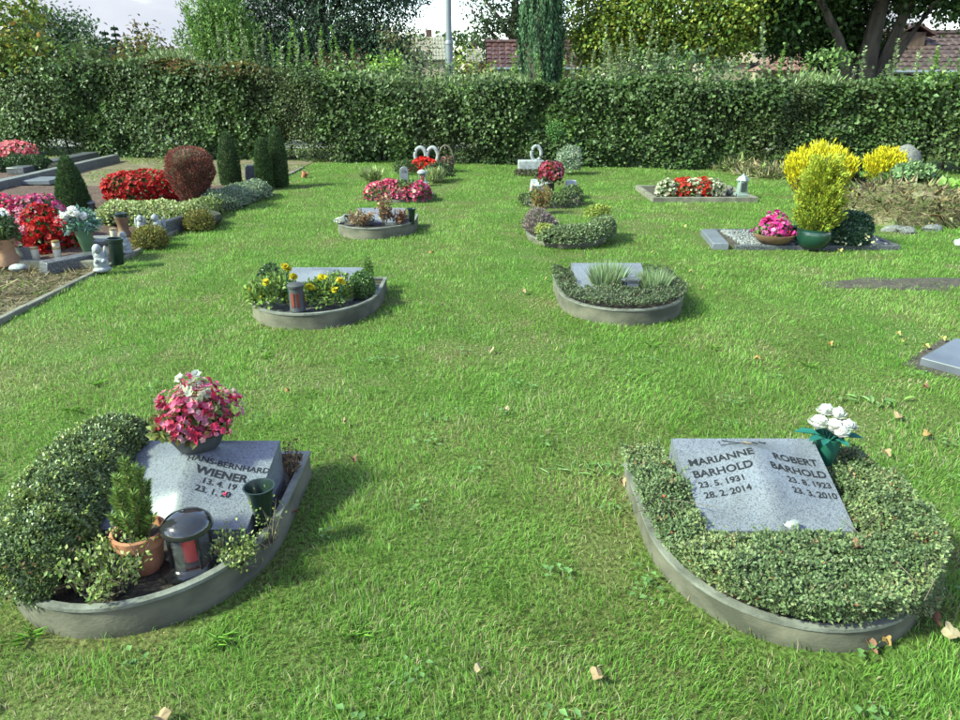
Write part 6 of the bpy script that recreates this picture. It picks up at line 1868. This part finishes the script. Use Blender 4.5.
t = thing('curved_headstone', 'dark curved stone carrying the right white angel', 'gravestone', gp(170, 238, 0))
pts = []
for i in range(9):
    q = gp(148 + 34 * i / 8, 241 - 9 * i / 8, 0); pts.append((q[0], q[1] + .12 - .08 * math.sin(math.pi * i / 8)))
V, Fc = [], []
for p in pts:
    V += [(p[0], p[1] - .07, 0), (p[0], p[1] - .05, .15), (p[0] + .02, p[1] + .12, .17), (p[0] + .02, p[1] + .14, 0)]
for i in range(len(pts) - 1):
    for k in range(4):
        x_, y_ = i * 4 + k, i * 4 + (k + 1) % 4
        Fc.append((x_, x_ + 4, y_ + 4, y_))
Fc += [(0, 1, 2, 3), tuple(len(V) - 4 + k for k in (3, 2, 1, 0))]
MB().add(V, Fc).build('block', M_STONE_D, t, bevel=.01, angle=30)
t = thing('slanted_headstone', 'small dark slanted headstone left of the yew pair', 'gravestone', gp(249, 188, 0))
c = gp(249, 188, 0)
MB().box((c[0], c[1] + .25, .16), (.26, .1, .34), .5, .75, R(-12)).build('block', M_STONE_D, t, bevel=.03)
c = gp(303, 178, 0)
t = thing('clay_pot', 'small orange clay pot on the lawn right of the yew pair', 'pot', c)
MB().lathe([(.035, 0), (.055, .09), (.062, .09), (.062, .11), (.05, .11), (0, .07)], c, 16, tilt=(0, .5)).build('pot', M_TERRA, t)

# back left grave with granite kerbs
t = thing('kerbed_grave', 'old grave framed by grey granite kerbs at the upper left', 'grave', (-8.6, 13, 0))
KX = -7.35
for k, (y0_, y1_) in enumerate([(10.4, 11.9), (11.905, 13.4), (13.405, 14.9)]):
    MB().box((KX - .07 * k * .8, (y0_ + y1_) / 2, .07), (.16, y1_ - y0_ - .01, .16), .03).build('kerb_stone', M_STONE_M, t, bevel=.01)
for k in range(2):
    MB().box((KX - .75 - .06 * k, 13.2 + 1.4 * k, .1), (.3, 1.38, .12), .03).build('step_stone', M_STONE_D, t, bevel=.01)
MB().box((KX - 2.0, 12.4, .01), (3.6, 4.6, .06)).build('soil', M_MULCH, t, smooth=False)
c = gp(18, 184, .05)
MB().box((c[0], c[1] + .3, .06), (.9, .5, .07), .05).build('slab', M_STONE, t, bevel=.01)
a, b = gp(-30, 174, .0), gp(54, 173, 0)
row('box_hedge', 'low dark box hedge strip inside the kerbed grave', [a[:2], b[:2]], .2, .26, 6000, [(.025, .055, .018), (.04, .08, .025)], .035, 86)
bed_clump('pale pink flowers behind the low box hedge at the upper left', 0, 164, .36, .42, 380, .07, [(.62, .12, .16), (.72, .26, .28)], seed=87, dy=.6)

# ------------------------------------------------------------------ dry grass by the kerb and weeds
n = 13000
x = -7.0 + (KERB_X - .05 + 7.0) * rng.random(n); yv = 4.1 + 2.05 * rng.random(n)
P = np.stack([x, yv, np.full(n, .006)], 1)
A = nrm(rdir(n) * [1, 1, .25] + [0, 0, .15])
o = leaves('dry_grass', P, A, nrm(rdir(n) + [0, 0, .5]), .1 * (.4 + .9 * rng.random(n)), .004, pick([(.3, .24, .15), (.24, .19, .115), (.19, .155, .085), (.14, .18, .055)], n, [3, 3, 2, 2]), M_DRY, None, droop=.2, fold=.04)
tag(o, 'matted dry straw-coloured grass outside the lawn kerb', 'dry grass', kind='stuff')

# ------------------------------------------------------------------ lawn
def lawn():
    rho0, d0 = 16500.0, 2.1
    XS, YS = [], []
    yy = np.concatenate([np.arange(.7, 3.0, .1), np.arange(3.0, 8.0, .25), np.arange(8.0, 17.0, .5)])
    for a, b in zip(yy[:-1], yy[1:]):
        dep = CP * (a + b) / 2 + SP * CAM_H
        hw = .71 * dep + .8
        rho = rho0 * min(1.0, (d0 / dep) ** 1.3)
        m = int(rho * 2 * hw * (b - a))
        XS.append((rng.random(m) * 2 - 1) * hw); YS.append(a + (b - a) * rng.random(m))
    x, y = np.concatenate(XS), np.concatenate(YS)
    ok = (x > KERB_X + .0) & (y < hedge_y(x) + .35)
    for poly in EXCL:
        p = np.array(poly)
        near = (x > p[:, 0].min() - .02) & (x < p[:, 0].max() + .02) & (y > p[:, 1].min() - .02) & (y < p[:, 1].max() + .02)
        idx = np.where(near & ok)[0]
        ok[idx[inside_poly(x[idx], y[idx], poly)]] = False
    e = ((x - EARTH[0]) / EARTH[2]) ** 2 + ((y - EARTH[1] + .06 * (vnoise(x, y, .3, 70) - .5)) / EARTH[3]) ** 2 + 1.6 * (vnoise(x, y, .16, 94) - .35)
    ok &= ~((e < 1) & (rng.random(len(x)) < .88))
    # worn spots in the sward
    worn = sstep(.6, .78, .6 * vnoise(x, y, .5, 71) + .4 * vnoise(x, y, .17, 72))
    # soil shows along the foot of the borders
    ring = np.zeros(len(x))
    for cx_, yf_, yb_ in ((-1.19, 1.655, 2.63), (1.075, 1.62, 2.57)):
        q = inside_poly(x, y, dshape(cx_, yf_, yb_, .92, -.06))
        ring[q] = 1
    ok &= rng.random(len(x)) > worn * .55
    ok &= rng.random(len(x)) > ring * .75
    x, y, worn = x[ok], y[ok], worn[ok]
    n = len(x)
    dep = CP * y + SP * CAM_H
    tuft = vnoise(x, y, .11, 73) * .6 + vnoise(x, y, .035, 74) * .4
    big = vnoise(x, y, 1.3, 75)
    mid = vnoise(x, y, .42, 79)
    H = (.019 + .034 * tuft ** 1.6 + .006 * big) * (.6 + .7 * rng.random(n)) * (1 - .4 * worn)
    Wd = (.0019 + .0013 * rng.random(n)) * np.clip(dep / 2.6, 1, 5) ** .62
    # mown blades lean in drifts plus their own random way
    ang = 6.28 * vnoise(x, y, .35, 76) * 1.6 + rng.normal(size=n) * 1.3
    lean = (.25 + .75 * rng.random(n)) * (.7 + .6 * (1 - tuft))
    D = np.stack([np.cos(ang), np.sin(ang)], 1)
    z0 = np.zeros(n) + .012 * (vnoise(x, y, .6, 77) - .3)
    base = np.stack([x, y, z0 - .004], 1)
    up = np.array([0, 0, 1.0])
    midp = base + up * (H * .55)[:, None] + np.concatenate([D * (H * lean * .3)[:, None], np.zeros((n, 1))], 1)
    tip = base + up * (H * (1 - .35 * lean))[:, None] + np.concatenate([D * (H * lean * 1.0)[:, None], np.zeros((n, 1))], 1)
    fa = rng.random(n) * 6.28
    S = np.stack([np.cos(fa), np.sin(fa), np.zeros(n)], 1) * (Wd / 2)[:, None]
    V = np.stack([base - S, base + S, midp + S * .8, midp - S * .8, tip], 1).reshape(-1, 3)
    k = (np.arange(n) * 5)[:, None]
    idx = np.concatenate([k + [0, 1, 2, 3], k + [3, 2, 4]], 1).ravel()
    lp = np.tile([4, 3], n)
    fresh = pick([(.15, .305, .045), (.19, .35, .06), (.122, .255, .038), (.24, .38, .095)], n, [4, 4, 2.5, 2], .14)
    olive = pick([(.2, .265, .075), (.24, .29, .1), (.15, .21, .055)], n, None, .15)
    dry = pick([(.4, .34, .19), (.3, .25, .13), (.46, .41, .26)], n, None, .15)
    near = 1 - sstep(2.6, 6.5, y)
    t1 = np.clip(sstep(.5, .75, mid * .6 + big * .4) * (.3 + .5 * near) + .06, 0, 1)
    pd = np.clip(.04 + .45 * worn + .22 * near * sstep(.45, .7, vnoise(x, y, .3, 78)), 0, .8)
    C = np.where((rng.random(n) < t1)[:, None], olive, fresh)
    C = np.where((rng.random(n) < pd)[:, None], dry, C)
    C = C * (1 + .2 * (big - .5) + .25 * (mid - .5) + .2 * (vnoise(x, y, .13, 93) - .5))[:, None]
    o = raw_mesh('grass', V, lp, idx, np.repeat(C, 5, 0), M_GRASS)
    tag(o, 'mown green lawn of short grass blades between the graves', 'grass', kind='stuff')
    return n
N_BLADES = lawn()
# thin grass creeping over the far end of the path
n = 9000
x, yv = -12 + 8.6 * rng.random(n), 11.3 + 4.8 * rng.random(n) ** .7
keep = (vnoise(x, yv, .8, 91) > .42) & (yv < hedge_y(x) + .2) & ((x > -7.1) | (yv > 14.9))
x, yv = x[keep], yv[keep]
P = np.stack([x, yv, np.full(len(x), .005)], 1)
o = leaves('path_grass', P, nrm(rdir(len(x)) * [1, 1, .3] + [0, 0, .5]), nrm(rdir(len(x)) + [0, -.5, .5]), .07 * (.5 + .8 * rng.random(len(x))), .012, pick([(.16, .27, .05), (.22, .26, .08), (.12, .2, .04)], len(x)), M_GRASS, None, fold=.04)
tag(o, 'thin grass on the earth path before the hedge at the left', 'grass', kind='stuff')

# coarse tufts and flat weeds in the lawn
def weeds():
    PP, AA, NN, LL, CC, WW = [], [], [], [], [], []
    for k in range(120):
        x, y = rng.uniform(-2.2, 2.6), 1.15 + 3.2 * rng.random() ** 1.3
        if any(inside_poly(np.array([x]), np.array([y]), p)[0] for p in EXCL): continue
        kind = rng.random()
        m = rng.integers(5, 12) if kind < .5 else (rng.integers(10, 20) if kind > .85 else 0)
        for j in range(m):
            a = rng.random() * 6.28
            if kind < .5:      # clover and plantain
                PP.append((x + .03 * rng.normal(), y + .03 * rng.normal(), .02 + .015 * rng.random())); AA.append((math.cos(a), math.sin(a), .3)); NN.append((0, 0, 1)); LL.append(.012 + .02 * rng.random()); WW.append(.7)
                CC.append((.12, .22, .07))
            else:              # coarse grass
                PP.append((x + .012 * rng.normal(), y + .012 * rng.normal(), 0)); AA.append((math.cos(a) * .7, math.sin(a) * .7, .8)); NN.append((-math.cos(a), -math.sin(a), 1)); LL.append(.04 + .04 * rng.random()); WW.append(.06)
                CC.append((.17, .33, .05))
    L = np.array(LL)
    o = leaves('weeds', np.array(PP), np.array(AA), np.array(NN, float), L, L * np.array(WW), np.clip(np.array(CC) * (1 + .2 * rng.normal(size=(len(CC), 1))), .01, 1), M_LEAF, None, droop=.3, fold=.08)
    tag(o, 'scattered clover, plantain and coarse tufts in the lawn', 'weeds', kind='stuff')
weeds()

# broad weed with pale leaves right of the white roses
for px, py, k, lab in ((868, 402, 12, 'pale broad-leaved weed in the lawn behind the white roses'), (585, 474, 14, 'spreading grassy weed in the lawn left of the right grave')):
    c = gp(px, py, 0)
    a = rng.random(k) * 6.28
    A = np.stack([np.cos(a), np.sin(a), .35 + .3 * rng.random(k)], 1)
    P = np.tile(c, (k, 1)) + .05 * rng.normal(size=(k, 3)) * [1.6, .6, 0] + [0, 0, .012]
    t = thing('lawn_weed', lab, 'weed', c)
    for j in range(k):
        leaves('leaf', P[j:j + 1], A[j:j + 1], np.array([[0, 0, 1.]]), .07, .022 if px != 585 else .007, pick([(.15, .27, .08), (.18, .3, .1)], 1), M_LEAF, t, kind=None, six=True, droop=.3)

# fallen leaves
FALL = [(491, 349, .055, 0, 'cream fallen leaf in the middle of the lawn'), (599, 675, .05, 1, 'tan fallen leaf on the lawn at the bottom centre'), (757, 358, .05, 2, 'orange-yellow fallen leaf right of the second row right grave'),
        (506, 409, .035, 0, 'small pale fallen leaf between the two nearest graves'), (353, 458, .04, 3, 'reddish fallen leaf right of the nearest left grave'), (345, 421, .03, 1, 'tiny tan fallen leaf up from the nearest left grave'),
        (953, 634, .075, 0, 'large cream fallen leaf at the right picture edge'), (931, 614, .07, 3, 'narrow rust-brown fallen leaf leaning on the right grave border'), (868, 642, .06, 3, 'brown curled fallen leaf in front of the right grave border'), (886, 640, .03, 2, 'small yellow fallen leaf beside the brown curled one'),
        (857, 545, .05, 4, 'lobed orange-brown oak leaf on the cotoneaster'), (830, 343, .04, 2, 'orange fallen leaf upper right of the lawn'), (898, 333, .035, 5, 'yellow fallen leaf left of its near twin at the right'), (904, 340, .03, 5, 'smaller yellow fallen leaf just below another at the right'),
        (926, 346, .045, 5, 'bright yellow fallen leaf near the flat slab'), (943, 338, .04, 5, 'pale yellow fallen leaf above the flat slab'), (925, 386, .04, 3, 'orange fallen leaf left of the flat slab'), (900, 416, .06, 1, 'dull curled fallen leaf right of the white roses'), (928, 434, .055, 2, 'tan fallen leaf by the worn spot at the right'),
        (886, 452, .045, 1, 'pale tan fallen leaf behind the right grave'), (556, 348, .03, 5, 'tiny yellow fallen leaf near the middle'), (691, 271, .05, 5, 'yellow fallen leaf right of the second row right grave border'), (702, 287, .035, 1, 'small tan fallen leaf beside the second row right grave'), (653, 252, .04, 5, 'pale yellow fallen leaf behind the second row right grave'), (545, 278, .04, 5, 'yellow fallen leaf left of the second row right grave'),
        (523, 291, .05, 1, 'tan fallen leaf left of the second row right grave border'), (684, 226, .06, 5, 'pale yellow fallen leaf before the rectangular grave'), (288, 390, .035, 2, 'orange speck of a fallen leaf behind the left gravestone'), (160, 716, .05, 1, 'tan fallen leaf at the bottom left edge'), (480, 668, .03, 0, 'tiny cream fallen leaf near the bottom centre'), (622, 481, .045, 1, 'tan fallen leaf at the left of the right grave border'), (432, 252, .06, 2, 'orange fallen leaf between the third row graves'), (840, 250, .06, 5, 'yellow fallen leaf before the gravel grave'), (294, 511, .045, 3, 'red-brown fallen leaf by the right rim of the nearest left grave')]
FC = [(.31, .24, .145), (.25, .17, .095), (.26, .155, .05), (.16, .072, .042), (.22, .12, .06), (.29, .25, .08)]
for px, py, s, ci, lab in FALL:
    z = .034 if not (px == 857 and py == 545) else .235
    c = gp(px, py, z)
    if py in (614,): z = .06
    a = rng.random() * 6.28
    k = 20
    pts = []
    for i in range(k):
        th = 2 * math.pi * i / k
        rr = s * .5 * (.62 + .38 * abs(math.cos(th * 2.5 + .3 * math.sin(3 * th + a)))) * (1 if math.cos(th) > -.6 else .7)
        if px in (931, 868): rx_, ry_ = rr * 1.3, rr * .42
        else: rx_, ry_ = rr * 1.15, rr * .8
        u, v = rx_ * math.cos(th), ry_ * math.sin(th)
        pts.append((c[0] + u * math.cos(a) - v * math.sin(a), c[1] + u * math.sin(a) + v * math.cos(a), c[2] + .012 * math.sin(th * 2 + a) + .25 * abs(v)))
    V = [tuple(c - np.array([0, 0, .004]))] + pts + [(p[0], p[1], p[2] - .0012) for p in pts] + [tuple(c - np.array([0, 0, .0052]))]
    Fc = [(0, 1 + i, 1 + (i + 1) % k) for i in range(k)] + [(2 * k + 1, 1 + k + (i + 1) % k, 1 + k + i) for i in range(k)] + [(1 + i, 1 + k + i, 1 + k + (i + 1) % k, 1 + (i + 1) % k) for i in range(k)]
    cl = FC[ci]
    o = MB().add(V, Fc).build('fallen_leaf', surf('fallen_leaf_%d' % ci, cl, tuple(x * .75 for x in cl), .8, 60), smooth=False)
    tag(o, lab, 'fallen leaf', 'fallen leaves scattered on the lawn')
c = f2(.12, .03)
o = MB().blob((c[0], c[1] - .01, c[2] + .015), (.022, .014, .02), 33, .25, 10, 7).build('pale_stone', M_WHITE)
tag(o, 'little pale stone lying at the lower edge of the right gravestone', 'stone')
